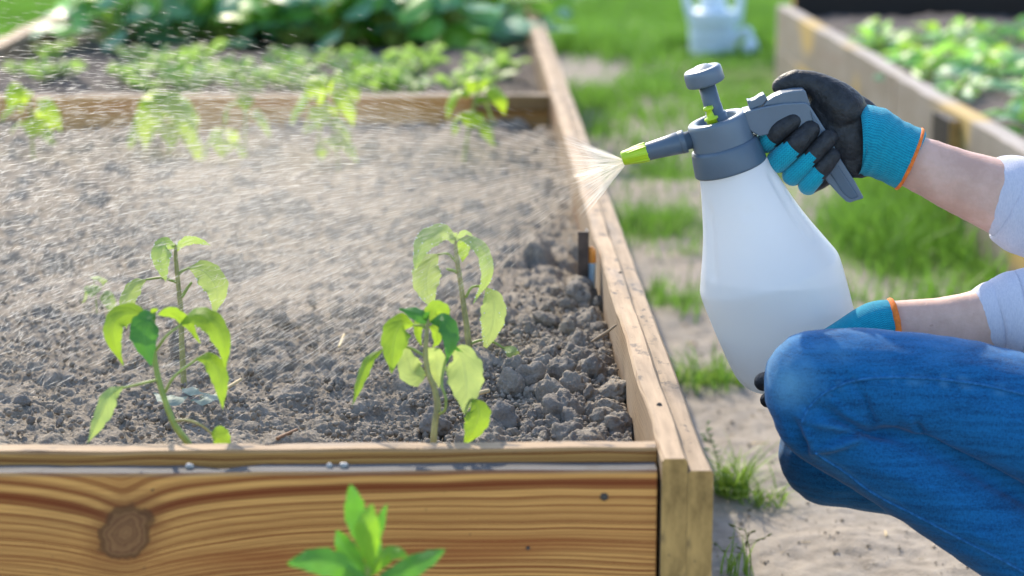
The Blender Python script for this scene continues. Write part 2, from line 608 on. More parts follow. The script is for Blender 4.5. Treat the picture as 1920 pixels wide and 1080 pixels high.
def turf_mask(x, y):
    x = np.asarray(x, float); y = np.asarray(y, float)
    m = np.zeros_like(x)
    for (bx, by, rx, ry, s, h) in GROUND_BLOBS:
        d2 = ((x - bx) / rx) ** 2 + ((y - by) / ry) ** 2
        m = np.maximum(m, s * np.exp(-d2 * 0.9))
    n = fbm(x * 2.6, y * 1.6, octaves=4, seed=3)
    far = np.clip((y - 6.9 + 0.5 * n) / 0.5, 0, 1)
    midf = np.clip((y - 3.6) / 2.0, 0, 1) * np.clip(0.30 + 0.55 * n, 0, 1)
    left = np.clip((-1.25 - x) / 0.15, 0, 1)
    right = np.clip((x - 2.2) / 0.4, 0, 1)
    m = np.maximum.reduce([m + 0.25 * n * (m > 0.15), far, midf, left, right])
    return np.clip(m, 0, 1.2)


def ground_height(x, y):
    return 0.012 * fbm(np.asarray(x) * 2.2, np.asarray(y) * 2.2, octaves=3, seed=11) + 0.004 * fbm(np.asarray(x) * 16, np.asarray(y) * 16, octaves=3, seed=21) + 0.003 * np.abs(fbm(np.asarray(x) * 34, np.asarray(y) * 34, octaves=3, seed=22))


def build_ground():
    xs = np.unique(np.concatenate([np.linspace(-60, -6, 19), np.linspace(-6, -1.4, 60), np.linspace(-1.4, 0.1, 60), np.linspace(0.1, 1.2, 170), np.linspace(1.2, 4, 80), np.linspace(4, 60, 20)]))
    ys = np.unique(np.concatenate([np.linspace(-20, 0.5, 12), np.linspace(0.5, 1.9, 40), np.linspace(1.9, 3.4, 220), np.linspace(3.4, 7.5, 220), np.linspace(7.5, 14, 80), np.linspace(14, 120, 24)]))
    X, Y = np.meshgrid(xs, ys, indexing='ij')
    Z = ground_height(X, Y)
    tm = turf_mask(X, Y)
    Z = Z + 0.010 * np.clip(tm, 0, 1) * (1 + 0.6 * fbm(X * 9, Y * 9, octaves=2, seed=5))
    V = np.stack([X, Y, Z], -1).reshape(-1, 3)
    me = np_mesh('ground', V, grid_faces(len(xs), len(ys))[:, ::-1])
    set_attr(me, 'turf', tm.ravel())
    o = link('ground', me, m_ground())
    o['kind'] = 'structure'


build_ground()


def blades(xy, height, width, lean, tone, z0=None, seg=3):
    """tapered bent blades -> V, F(tris/quads as quads), tone, along"""
    n = len(xy)
    ang = RNG.uniform(0, 2 * np.pi, n)
    la = RNG.uniform(0, 2 * np.pi, n)
    hh = height
    lx, ly = np.cos(la) * lean * hh, np.sin(la) * lean * hh
    wx, wy = np.cos(ang) * width * 0.5, np.sin(ang) * width * 0.5
    z0 = np.zeros(n) if z0 is None else z0
    rows = []
    al = []
    for k in range(seg + 1):
        f = k / seg
        w = (1 - f ** 1.6) * 0.97 + 0.03
        cx = xy[:, 0] + lx * f ** 1.9
        cy = xy[:, 1] + ly * f ** 1.9
        cz = z0 + hh * (f - 0.28 * np.minimum(lean, 1.6) * f ** 2.2)
        rows.append(np.stack([cx - wx * w, cy - wy * w, cz], -1))
        rows.append(np.stack([cx + wx * w, cy + wy * w, cz], -1))
        al += [f, f]
    V = np.stack(rows, 1)                                   # n, 2(seg+1), 3
    m = 2 * (seg + 1)
    base = (np.arange(n) * m)[:, None]
    F = []
    for k in range(seg):
        F.append(np.concatenate([base + 2 * k, base + 2 * k + 1, base + 2 * k + 3, base + 2 * k + 2], 1))
    F = np.stack(F, 1).reshape(-1, 4)
    return V.reshape(-1, 3), F, np.repeat(tone, m), np.tile(np.array(al), n)


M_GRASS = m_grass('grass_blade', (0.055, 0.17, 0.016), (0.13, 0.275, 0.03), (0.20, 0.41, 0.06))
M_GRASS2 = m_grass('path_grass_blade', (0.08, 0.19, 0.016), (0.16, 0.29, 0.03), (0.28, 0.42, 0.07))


def build_grass():
    # lawn and path grass in view
    n = 520000
    y = 2.3 + (RNG.uniform(0, 1, n) ** 0.8) * 9.5
    half = 0.255 * y + 0.35
    x = RNG.uniform(-1, 1, n) * half + 0.02 * y
    m = turf_mask(x, y)
    bed1 = (x > -1.25) & (x < 0.165) & (y < 6.9)
    bed2 = (x > 0.93) & (x < 2.3) & (y < 7.0) & (y > 2.4)
    keep = (RNG.uniform(0, 1, n) < np.clip(m, 0, 1) ** 1.4 * 0.5) & ~bed1 & ~bed2
    x, y, m = x[keep], y[keep], m[keep]
    hloc = np.full(len(x), 0.055)
    for (bx, by, rx, ry, s, h) in GROUND_BLOBS:
        w = np.exp(-(((x - bx) / rx) ** 2 + ((y - by) / ry) ** 2))
        hloc = np.maximum(hloc, h * w)
    hloc = np.where(y > 6.9, 0.16 + 0.05 * fbm(x * 1.5, y * 1.5, seed=8, octaves=2), hloc)
    hloc *= RNG.uniform(0.5, 1.15, len(x))
    wcan = onz(1335, 108, 0)
    hloc = np.where((np.abs(x - wcan.x) < .2) & (y > wcan.y - 1.2) & (y < wcan.y + .1), hloc * .35, hloc)
    tone = np.clip(0.5 + 0.35 * fbm(x * 1.7, y * 1.7, octaves=3, seed=31) + RNG.normal(0, 0.22, len(x)), 0, 1)
    wid = RNG.uniform(0.0028, 0.0052, len(x)) * np.where(y > 5, 1.7, 1.0)
    V, F, T, A = blades(np.stack([x, y], -1), hloc, wid, RNG.uniform(0.1, 0.95, len(x)), tone, ground_height(x, y), 2)
    me = np_mesh('grass', V, F)
    set_attr(me, 'tone', T); set_attr(me, 'along', A)
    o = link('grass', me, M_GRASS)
    tag(o, 'bright green grass growing along the sandy path and across the lawn behind', 'grass', kind='stuff')
    print('grass blades', len(x))
    # thinner grass outside the picture's edges so that the lawn goes on
    n = 60000
    x = RNG.uniform(-7, 8, n); y = RNG.uniform(1.5, 22, n)
    m = turf_mask(x, y)
    inview = (np.abs(x - 0.02 * y) < 0.255 * y + 0.3) & (y > 2.3) & (y < 11.6)
    bed1 = (x > -1.25) & (x < 0.165) & (y < 6.9)
    bed2 = (x > 0.93) & (x < 2.3) & (y < 7.0) & (y > 2.4)
    keep = (RNG.uniform(0, 1, n) < np.clip(m, 0, 1)) & ~inview & ~bed1 & ~bed2
    x, y = x[keep], y[keep]
    V, F, T, A = blades(np.stack([x, y], -1), RNG.uniform(0.08, 0.2, len(x)), np.full(len(x), 0.012), RNG.uniform(0.1, 0.9, len(x)), RNG.uniform(0, 1, len(x)), ground_height(x, y), 2)
    me = np_mesh('lawn_grass', V, F)
    set_attr(me, 'tone', T); set_attr(me, 'along', A)
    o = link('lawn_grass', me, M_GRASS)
    tag(o, 'lawn grass growing beyond the two raised beds', 'grass', kind='stuff')


build_grass()

# ================================================================== RAISED BEDS
M_PINE = m_wood('pine_board', (0.50, 0.27, 0.085), (0.18, 0.062, 0.02), (0.41, 0.295, 0.19), freq=1.0, topdirt=0.9, seed=0.4)
M_SIDE = m_wood('pine_side', (0.33, 0.235, 0.145), (0.17, 0.105, 0.055), (0.42, 0.31, 0.21), freq=1.2, grey=0.35, topdirt=0.75, seed=5.1)
M_SIDE2 = m_wood('pine_side_outer', (0.33, 0.235, 0.145), (0.17, 0.105, 0.055), (0.36, 0.275, 0.195), freq=1.2, grey=0.4, topdirt=0.9, seed=8.9)
M_OLD = m_wood('old_grey_board', (0.225, 0.19, 0.145), (0.17, 0.14, 0.11), (0.40, 0.36, 0.33), freq=1.3, grey=0.75, topdirt=0.3, seed=2.6, blotch=((2.6, 1, 5), (0.46, 0.32, 0.10), 0.8))
M_DARKW = m_wood('dark_board', (0.035, 0.03, 0.028), (0.018, 0.016, 0.015), (0.10, 0.09, 0.08), freq=1.2, grey=0.0, topdirt=0.2, seed=4.4)
M_POST = m_wood('end_post', (0.30, 0.19, 0.085), (0.13, 0.075, 0.03), (0.46, 0.36, 0.26), freq=0.8, topdirt=0.6, seed=7.3)


def board(name, p0, p1, thick, z0, z1, mat, parent, wob=0.0012, seg=60, side=0):
    """a plank from p0 to p1 (xy of its near-left face line), local X along its length; the thickness goes to the left of p0->p1"""
    p0 = Vector((p0[0], p0[1], 0)); p1 = Vector((p1[0], p1[1], 0))
    d = p1 - p0; L = d.length
    ang = math.atan2(d.y, d.x)
    prof = []
    b = 0.0022
    h = z1 - z0
    for (y, z) in [(b, 0), (thick - b, 0), (thick, b), (thick, h * 0.5), (thick, h - b), (thick - b, h), (thick * 0.5, h), (b, h), (0, h - b), (0, h * 0.5), (0, b)]:
        prof.append((y, z))
    sd = random.randint(0, 9999)
    n = len(prof)
    xs = np.linspace(0, L, seg + 1)
    V = []
    for x in xs:
        dx = fbm(np.array([x * 9.0]), np.array([sd * 1.7]), octaves=3, seed=sd)[0] * wob
        dz = fbm(np.array([x * 11.0]), np.array([sd * 0.3]), octaves=3, seed=sd + 5)[0] * wob
        chip = max(0.0, fbm(np.array([x * 28.0]), np.array([sd * 2.3]), octaves=2, seed=sd + 9)[0] - 0.55) * 0.006
        for k, (y, z) in enumerate(prof):
            yy = y + dx * (1 if y > thick / 2 else 0.6)
            zc = z + (dz if z > h / 2 else 0) - (chip if k in (5, 4) and wob > 0.0005 else 0)
            V.append((x, yy, zc - h / 2))
    F = [list(map(int, f)) for f in grid_faces(seg + 1, n, wrap=True)]
    me = bpy.data.meshes.new(name)
    F = [tuple(f) for f in F]
    caps = [tuple(range(n - 1, -1, -1))[::-1], tuple(range(seg * n, seg * n + n))[::-1]]
    me.from_pydata([tuple(v) for v in V], [], [f[::-1] for f in F] + [c[::-1] for c in caps])
    me.update()
    bm = bmesh.new(); bm.from_mesh(me); bmesh.ops.recalc_face_normals(bm, faces=bm.faces); bm.to_mesh(me); bm.free()
    o = bpy.data.objects.new(name, me); COL.objects.link(o)
    me.materials.append(mat)
    o.location = (p0.x, p0.y, z0 + h / 2)
    o.rotation_euler = (0, 0, ang)
    if parent:
        o.parent = parent
        o.matrix_parent_inverse = parent_matrix(parent).inverted()
    return o


c_out = onz(1338, 885, BED_TOP)          # outer right front corner
XO = c_out.x
YF = c_out.y
TH = (98 / 2) / F_PX * (c_out - CAM).dot(FWD)       # side board thickness
X_IN = XO - 2 * TH
ZO, ZI = BED_TOP, BED_TOP + 0.010
XL = onz(137, 22, BED_TOP).x              # left side inner face
YDIV = onz(600, 183, BED_TOP).y
YEND = 6.75
bed = empty('raised_bed', (XO, YF, 0))
tag(bed, 'long raised garden bed of doubled pine boards with a knotty front board and grey soil', 'raised bed')
# front boards: the inner one stands 1 cm higher than the outer one
YFF = onz(600, 886, BED_TOP).y
TF1 = onz(600, 869, BED_TOP).y - YFF
XG = onz(1240, 950, BED_TOP - 0.03).x - 0.004
_k = px(235, 1000, 1.0) - CAM
_k = CAM + _k * (YFF / _k.y)
M_FRONT = m_wood('pine_front', (0.74, 0.375, 0.112), (0.22, 0.056, 0.018), (0.12, 0.118, 0.118), knots=[(_k.x - (XL - 0.05), _k.z - (BED_TOP - 0.0775), 0.0185)], freq=1.0, topdirt=0.95, seed=1.7, wide=(0.04, 0.08))
fb = board('board', (XL - 0.05, YFF), (XG, YFF), TF1, BED_TOP - 0.155, BED_TOP, M_FRONT, bed, wob=0.0008, seg=90)
YFI = YFF + TF1 + 0.002
fb2 = board('board', (XL - 0.05, YFI), (X_IN - 0.001, YFI), 0.021, BED_TOP - 0.155, ZI, M_PINE, bed, wob=0.0008, seg=90)
board('board', (XL - 0.05, YFF + 0.001), (XG, YFF + 0.001), TF1, 0.0, BED_TOP - 0.159, M_PINE, bed, wob=0.0008, seg=30)
board('board', (XL - 0.05, YFI), (X_IN - 0.001, YFI), 0.021, 0.0, BED_TOP - 0.158, M_PINE, bed, wob=0.0008, seg=30)
# right side boards (rise from y front to back): thickness to the left of the direction of travel
def side_boards(x_outer, y0, y1, parent, mi, mo):
    for (z0, z1o, z1i) in ((BED_TOP - 0.155, ZO, ZI), (0.0, BED_TOP - 0.158, BED_TOP - 0.157)):
        board('board', (x_outer, y0), (x_outer, y1), TH - 0.0003, z0, z1o, mo, parent, wob=0.0016, seg=160)
        board('board', (x_outer - TH, y0), (x_outer - TH, y1), TH - 0.0003, z0, z1i, mi, parent, wob=0.0016, seg=160)
side_boards(XO, YF, YDIV + 0.35, bed, M_SIDE, M_SIDE2)
side_boards(XO, YDIV + 0.353, YEND, bed, M_SIDE, M_SIDE2)
# left side
for (z0, z1) in ((BED_TOP - 0.155, ZO), (0.0, BED_TOP - 0.158)):
    board('board', (XL, YFI + 0.03), (XL, YEND), 0.045, z0, z1, M_SIDE, bed, seg=100)
board('board', (XL + 0.002, YEND - 0.03), (X_IN - 0.002, YEND - 0.03), 0.025, 0.0, ZO, M_SIDE, bed, seg=40)
# divider boards
M_DIV = m_wood('pine_divider', (0.72, 0.43, 0.16), (0.36, 0.15, 0.05), (0.44, 0.35, 0.26), freq=1.0, topdirt=0.5, seed=0.9)
dv = board('divider_board', (XL + 0.002, YDIV), (X_IN - 0.002, YDIV), 0.04, 0.1, BED_TOP + 0.002, M_DIV, bed, seg=60)
p = onz(885, 196, BED_TOP + 0.005)
board('divider_batten', (p.x, YDIV - 0.024), (X_IN - 0.003, YDIV - 0.024), 0.0225, BED_TOP - 0.022, BED_TOP + 0.006, M_POST, bed, seg=30)

M_NAIL = m_plain('dark_nail', (.07, .058, .045), .8, 300, .0004, .3, 100)
for (u, v, r_) in ((1133, 932, .0036), (990, 1028, .0018)):
    q = px(u, v, 1.0) - CAM
    q = CAM + q * ((YFF - .0004) / q.y)
    V, F, UV, _, _ = tube_data([q + Vector((0, .004, 0)), q + Vector((0, .0002, 0))], [r_, r_ * .9], 14, 4, nap=2)
    link('nail_head', np_mesh('nail_head', V, F), M_NAIL, bed)
for (u, v) in ((1163, 513), (1236, 760), (1010, 95)):
    q = onz(u, v, ZI + .0006)
    V, F, UV, _, _ = tube_data([q + Vector((0, 0, -.004)), q], [.0028, .0026], 12, 4, nap=2, flat_dir=(1, 0, 0))
    link('nail_head', np_mesh('nail_head', V, F), M_NAIL, bed)

# second bed on the right
ZR = 0.255
pR0, pR1 = onz(1465, 10, ZR), onz(1920, 292, ZR)
XR = 0.5 * (pR0.x + pR1.x)
YR1 = pR0.y
bed2 = empty('raised_bed', (XR, YR1, 0))
tag(bed2, 'weathered grey raised bed with yellowish patches on the far side of the sandy path', 'raised bed')
Y20 = 2.55
for (a, b, z0, z1) in ((YR1, 4.72, 0.128, ZR), (4.717, Y20, 0.130, ZR - 0.002), (YR1, 4.2, 0.0, 0.125), (4.197, Y20, 0.0, 0.126)):
    # travelling towards the camera puts the thickness to the right (east)
    board('board', (XR, a), (XR, b), 0.042, z0, z1, M_OLD, bed2, wob=0.002, seg=80)
board('board', (XR + 0.046, YR1 - 0.05), (XR + 1.3, YR1 - 0.05), 0.045, 0.0, ZR + 0.05, M_DARKW, bed2, seg=30)
board('board', (XR + 0.046, Y20), (XR + 1.3, Y20), 0.04, 0.0, ZR, M_OLD, bed2, seg=30)
board('board', (XR + 1.34, Y20), (XR + 1.34, YR1), 0.04, 0.0, ZR, M_OLD, bed2, seg=30)
def face_y(u):
    d = px(u, 0, 1.0) - CAM
    yy = np.linspace(2.6, 6.5, 4000)
    rel = np.stack([np.full(4000, XR - .024), yy, np.full(4000, .2 - CAM_H)], -1)
    uu = 960 + F_PX * (rel @ np.array(RIGHT)) / (rel @ np.array(FWD))
    return float(yy[np.argmin(np.abs(uu - u))])


for yb, w in ((face_y(1762), 0.15),):
    o = board('batten', (XR - 0.024, yb - w / 2), (XR - 0.024, yb + w / 2), -0.0225, 0.0, 0.242, M_DARKW, bed2, seg=4)

# ------------------------------------------------------------------ soil
SOIL = BED_TOP - 0.045
M_SOIL = m_soil('dry_garden_soil')
M_CLOD = m_soil('soil_clod', True)


def stamp(X, Y, H, xs, ys, cx, cy, r, hgt, sq=1.0):
    i0, i1 = np.searchsorted(xs, (cx - r, cx + r)); j0, j1 = np.searchsorted(ys, (cy - r, cy + r))
    if i1 - i0 < 1 or j1 - j0 < 1: return
    dx = (X[i0:i1, j0:j1] - cx) / r; dy = (Y[i0:i1, j0:j1] - cy) / (r * sq)
    d = dx * dx + dy * dy
    bump = np.sqrt(np.clip(1 - d, 0, 1)) * hgt
    sub = H[i0:i1, j0:j1]
    base = hgt and sub.mean()
    np.maximum(sub, np.where(d < 1, base * 0.85 + bump, -1), out=sub)


def soil_base(x, y):
    x = np.asarray(x, float); y = np.asarray(y, float)
    h = SOIL + 0.008 * fbm(x * 5, y * 5, octaves=3, seed=41) + 0.006 * np.sin(y * 9 + 1.5 * fbm(x * 2, y * 2, octaves=2, seed=44))
    h += 0.013 * fbm(x * 7 + 3, y * 6, octaves=3, seed=43) * np.clip((y - 2.0) / .4, 0, 1)
    h -= 0.012 * np.clip((y - (YDIV - .4)) / .3, 0, 1)
    h += 0.010 * np.clip((-0.1 - x) / 0.5, 0, 1) * np.clip((2.3 - y), 0, 1)
    return h


def build_soil():
    y0 = YFI + 0.019
    xs = np.concatenate([np.linspace(XL + 0.001, -0.55, 90, endpoint=False), np.linspace(-0.55, X_IN + 0.001, 430)])
    ys = np.concatenate([np.arange(y0, 2.25, 0.0016), np.arange(2.25, 2.9, 0.0036), np.arange(2.9, YDIV + 0.002, 0.0075)])
    X, Y = np.meshgrid(xs, ys, indexing='ij')
    rel = 0.006 * fbm(X * 38, Y * 38, octaves=4, seed=51) + 0.0035 * np.abs(fbm(X * 120, Y * 120, octaves=3, seed=57))
    H = rel + 0.01
    rr = np.random.default_rng(5)
    rid = lambda f, sd: 1 - np.abs(fbm(X * f, Y * f, octaves=3, seed=sd))
    WX = X + .004 * vnoise(X * 130, Y * 130, seed=1); WY = Y + .004 * vnoise(X * 130, Y * 130, seed=2)
    for k in range(9500):
        cx = rr.uniform(xs[0], xs[-1]); cy = y0 + (YDIV - y0) * rr.uniform(0, 1) ** 1.6
        r = 0.003 + 0.009 * rr.uniform() ** 3.0
        if rr.uniform() < 0.04: r = rr.uniform(0.012, 0.022)
        stamp(WX, WY, H, xs, ys, cx, cy, r, r * rr.uniform(0.55, 1.0), rr.uniform(0.8, 1.2))
    H += 0.0030 * rid(95, 62) + 0.0022 * rid(230, 63) + 0.0014 * fbm(X * 380, Y * 380, octaves=2, seed=61) - .004
    amp = .68 + .32 * np.clip((X + .22) / .22, 0, 1)
    amp = np.where(Y > 2.5, 1.15, amp)
    Z = soil_base(X, Y) + (H * amp - 0.012 * (1 - .6 * (1 - amp)))
    V = np.stack([X, Y, Z], -1).reshape(-1, 3)
    me = np_mesh('garden_soil', V, grid_faces(len(xs), len(ys))[:, ::-1])
    o = link('garden_soil', me, M_SOIL)
    o['kind'] = 'structure'
    return o


soil = build_soil()


def build_back_soil():
    xs = np.linspace(XL + 0.001, X_IN - 0.001, 150); ys = np.linspace(YDIV + 0.041, YEND - 0.03, 230)
    X, Y = np.meshgrid(xs, ys, indexing='ij')
    Z = SOIL - 0.004 + 0.014 * fbm(X * 7, Y * 7, octaves=4, seed=71) + 0.008 * np.abs(fbm(X * 40, Y * 40, octaves=3, seed=77))
    me = np_mesh('garden_soil', np.stack([X, Y, Z], -1).reshape(-1, 3), grid_faces(150, 230)[:, ::-1])
    link('garden_soil', me, M_SOIL2)['kind'] = 'structure'
    xs = np.linspace(XR + 0.043, XR + 1.299, 120); ys = np.linspace(Y20 + 0.041, YR1 - 0.051, 260)
    X, Y = np.meshgrid(xs, ys, indexing='ij')
    Z = ZR - 0.035 + 0.012 * fbm(X * 7, Y * 7, octaves=4, seed=81) + 0.008 * np.abs(fbm(X * 40, Y * 40, octaves=3, seed=87))
    me = np_mesh('garden_soil', np.stack([X, Y, Z], -1).reshape(-1, 3), grid_faces(120, 260)[:, ::-1])
    link('garden_soil', me, M_SOIL2)['kind'] = 'structure'


def m_soil2():
    t = NT('dark_garden_soil')
    o = t.pos()
    n2 = t.noise(o, 40, 5, 0.65)
    col = t.ramp(n2, [(0.3, (0.055, 0.048, 0.044)), (0.7, (0.17, 0.15, 0.14))])
    return t.finish(t.principled(Base_Color=col, Roughness=0.95, Normal=t.bump(n2, 0.9, 0.006), Specular_IOR_Level=0.1))


M_SOIL2 = m_soil2()
build_back_soil()


def clod_mesh(seed, sub=4):
    bm = bmesh.new()
    bmesh.ops.create_icosphere(bm, subdivisions=sub, radius=1.0)
    co = np.array([v.co[:] for v in bm.verts])
    d = 0.95 + 0.26 * fbm(co[:, 0] * 1.3, co[:, 1] * 1.3, co[:, 2] * 1.3, octaves=2, seed=seed) + 0.16 * fbm(co[:, 0] * 3.4, co[:, 1] * 3.4, co[:, 2] * 3.4, octaves=3, seed=seed + 3)
    d += 0.16 * (0.5 - np.abs(fbm(co[:, 0] * 2.6, co[:, 1] * 2.6, co[:, 2] * 2.6, octaves=2, seed=seed + 5))) + 0.07 * fbm(co[:, 0] * 9, co[:, 1] * 9, co[:, 2] * 9, octaves=2, seed=seed + 8)
    for v, k in zip(bm.verts, d):
        v.co *= float(k)
    me = bpy.data.meshes.new('soil_clod')
    bm.to_mesh(me); bm.free()
    me.polygons.foreach_set('use_smooth', np.ones(len(me.polygons), bool))
    me.materials.append(M_CLOD)
    return me


ORD = ['first', 'second', 'third', 'fourth', 'fifth', 'sixth', 'seventh', 'eighth', 'ninth', 'tenth', 'eleventh', 'twelfth', 'thirteenth', 'fourteenth', 'fifteenth',
       'sixteenth', 'seventeenth', 'eighteenth', 'nineteenth', 'twentieth', 'twenty-first', 'twenty-second', 'twenty-third', 'twenty-fourth', 'twenty-fifth', 'twenty-sixth']

CLODS = [clod_mesh(100 + 7 * k) for k in range(8)]


def build_clods():
    rr = random.Random(3)
    spots = []
    # the coarse heap along the right hand wall
    tries = 0
    while len(spots) < 215 and tries < 9000:
        tries += 1
        v = 560 + 275 * rr.random() ** 0.8
        wall = 880 + 0.276 * (v + 330)
        w = 30 + 330 * ((v - 540) / 290) ** 1.1
        u = wall - 8 - abs(rr.gauss(0, 0.42)) * w
        if u < 500: continue
        p = onz(u, v, SOIL + 0.004)
        r = 0.0045 + 0.0125 * rr.random() ** 2.4
        if any((p.x - q[0]) ** 2 + (p.y - q[1]) ** 2 < (0.62 * (r + q[2])) ** 2 for q in spots): continue
        if p.x + r * 0.7 > X_IN or p.y - r < YFI + 0.02: continue
        spots.append((p.x, p.y, r))
    # a few loose ones elsewhere
    for k in range(36):
        u = rr.uniform(0, 1050); v = rr.uniform(560, 830)
        p = onz(u, v, SOIL)
        r = 0.003 + 0.007 * rr.random() ** 2
        if p.y - r < YFI + 0.02: continue
        spots.append((p.x, p.y, r))
    for (x, y, r) in spots:
        o = bpy.data.objects.new('soil_clod', rr.choice(CLODS)); COL.objects.link(o)
        o.parent = soil
        o.location = (x, y, float(soil_base(x, y)) + 0.003 + r * rr.uniform(0.15, 0.5))
        o.scale = (r * rr.uniform(0.85, 1.25), r * rr.uniform(0.85, 1.2), r * rr.uniform(0.7, 0.95))
        o.rotation_euler = (rr.uniform(0, 6), rr.uniform(0, 6), rr.uniform(0, 6))
    # crumbs too many to count
    parts = []
    bm = bmesh.new(); bmesh.ops.create_icosphere(bm, subdivisions=1, radius=1.0)
    bv = np.array([v.co[:] for v in bm.verts]); bf = np.array([[v.index for v in f.verts] for f in bm.faces]); bm.free()
    n = 5200
    r2 = np.random.default_rng(9)
    vv = 560 + 275 * r2.uniform(0, 1, n) ** 0.8
    wall = 880 + 0.276 * (vv + 330)
    uu = np.where(r2.uniform(0, 1, n) < 0.72, wall - 6 - np.abs(r2.normal(0, 0.55, n)) * (60 + 400 * ((vv - 540) / 290)), r2.uniform(0, 1, n) * wall)
    P = np.array([tuple(onz(a, b, SOIL)) for a, b in zip(uu, vv)])
    rad = 0.0010 + 0.0030 * r2.uniform(0, 1, n) ** 2
    ok = (P[:, 0] < X_IN - 0.004) & (P[:, 1] > YFI + 0.024)
    P, rad = P[ok], rad[ok]
    P[:, 2] = soil_base(P[:, 0], P[:, 1]) + 0.0035 + rad * 0.4
    n = len(P)
    J = bv[None] * (1 + r2.uniform(-0.3, 0.3, (n, len(bv), 1))) * rad[:, None, None] * r2.uniform(0.7, 1.2, (n, 1, 3)) + P[:, None]
    F = (bf[None] + (np.arange(n) * len(bv))[:, None, None]).reshape(-1, 3)
    o = link('soil_crumbs', np_mesh('soil_crumbs', J.reshape(-1, 3), F), M_SOIL, soil)
    o['kind'] = 'stuff'


build_clods()

# ================================================================== PEPPER SEEDLINGS
LEAF_S = np.array([0, .06, .15, .28, .42, .55, .68, .80, .90, .96, 1.0])
LEAF_W = np.array([.03, .28, .66, .93, 1.0, .93, .74, .47, .22, .10, .0])
LANCE_W = np.array([.16, .30, .52, .78, .96, 1.0, .92, .70, .42, .20, .0])
ROUND_W = np.array([.05, .40, .78, .97, 1.0, .98, .92, .80, .58, .36, .0])


def leaf_data(path, width, roll=0.0, fold=0.25, wav=0.03, nu=44, nv=15, shape=LEAF_W, face=None, cup=0.0, seed=0):
    """path: points along the midrib (world); the blade faces the camera, rolled about its midrib by roll"""
    C = spline(np.asarray([list(p) for p in path], float), nu)
    T = np.gradient(C, axis=0); T /= np.linalg.norm(T, axis=1)[:, None] + 1e-12
    L = np.linalg.norm(np.diff(C, axis=0), axis=1).sum()
    f = -np.array(FWD) if face is None else np.asarray(face, float)
    V, UV = [], []
    for i in range(nu):
        s = i / (nu - 1)
        t = T[i]
        n = f - t * f.dot(t)
        n /= np.linalg.norm(n) + 1e-9
        b = np.cross(t, n)
        n2 = n * math.cos(roll) + b * math.sin(roll)
        b2 = np.cross(t, n2)
        w = width * 0.5 * float(np.interp(s, LEAF_S, shape)) * (1 + (.05 * math.sin(s * 31 + seed * 1.7) + .03 * math.sin(s * 57 + seed) if nu >= 18 else 0))
        for j in range(nv):
            c = j / (nv - 1) * 2 - 1
            wob = wav * width * math.sin(s * 17 + seed + 2.2 * (1 if c > 0 else -1)) * abs(c) ** 1.5
            if nu >= 18:
                wob += .030 * width * math.cos(2 * math.pi * (7.0 * s - 2.2 * abs(c))) * abs(c) * (1.15 - abs(c)) * min(1, 4 * (1 - s))
            V.append(C[i] + b2 * (w * c * math.cos(fold)) - n2 * (abs(c) * w * math.sin(fold)) + n2 * (wob + cup * w * c * c))
            UV.append((s, (c + 1) / 2))
    return np.array(V), grid_faces(nu, nv), np.array(UV)


def leaf(path, width, mat, parent, name='leaf', **kw):
    V, F, UV = leaf_data(path, width, **kw)
    return link(name, np_mesh(name, V, F, uv=UV), mat, parent)


M_L_FRONT = m_leaf('pepper_leaf_green', (0.085, 0.20, 0.022), (0.15, 0.27, 0.05), (0.30, 0.46, 0.035), veins=0.65, tw=0.5)
M_L_DARK = m_leaf('pepper_leaf_deep', (0.035, 0.15, 0.035), (0.10, 0.22, 0.05), (0.10, 0.30, 0.03), veins=0.3, tw=0.35)
M_L_PALE = m_leaf('pepper_leaf_pale', (0.20, 0.32, 0.10), (0.28, 0.36, 0.14), (0.40, 0.50, 0.15), veins=0.6, tw=0.5)
M_L_MIST = m_leaf('pepper_leaf_wet', (0.16, 0.31, 0.10), (0.24, 0.36, 0.13), (0.38, 0.50, 0.14), veins=0.65, tw=0.45)
M_L_YEL = m_leaf('pepper_leaf_yellow', (0.20, 0.36, 0.025), (0.28, 0.42, 0.05), (0.44, 0.62, 0.03), veins=0.2, tw=0.5)
M_L_DEAD = m_leaf('withered_leaf', (0.28, 0.33, 0.27), (0.3, 0.33, 0.27), (0.24, 0.28, 0.2), veins=0.25, tw=0.25, rough=0.7)
M_STEM = m_plain('pepper_stem', (0.22, 0.30, 0.055), 0.5, 300, 0.0004, 0.25, 60)
M_STEM_W = m_plain('pepper_stem_woody', (0.26, 0.25, 0.085), 0.55, 300, 0.0004, 0.35, 90)
M_STRAW = m_plain('dry_straw', (0.55, 0.42, 0.22), 0.7, 200, 0.0003, 0.2, 50)


M_DROP = m_plain('water_drop', (.80, .84, .86), .05, spec=.8)


def lf_drops(lf, n):
    """beads of water along the wet margin"""
    co = mesh_co(lf.data).reshape(44, 15, 3)
    r = np.random.default_rng(n + len(scene.objects))
    bm = bmesh.new(); bmesh.ops.create_icosphere(bm, subdivisions=1, radius=1.0)
    bv = np.array([v.co[:] for v in bm.verts]); bf = np.array([[v.index for v in f.verts] for f in bm.faces]); bm.free()
    parts = []
    for k in range(n):
        i = r.integers(4, 42); j = r.choice([0, 14, 14, r.integers(0, 15)])
        parts.append((bv * r.uniform(.0003, .00075) + co[i, j] - np.array(FWD) * .0005, bf, None))
    V, F, _ = merge(parts)
    o = link('water_drops', np_mesh('water_drops', V, F), M_DROP, lf)
    o['kind'] = 'stuff'


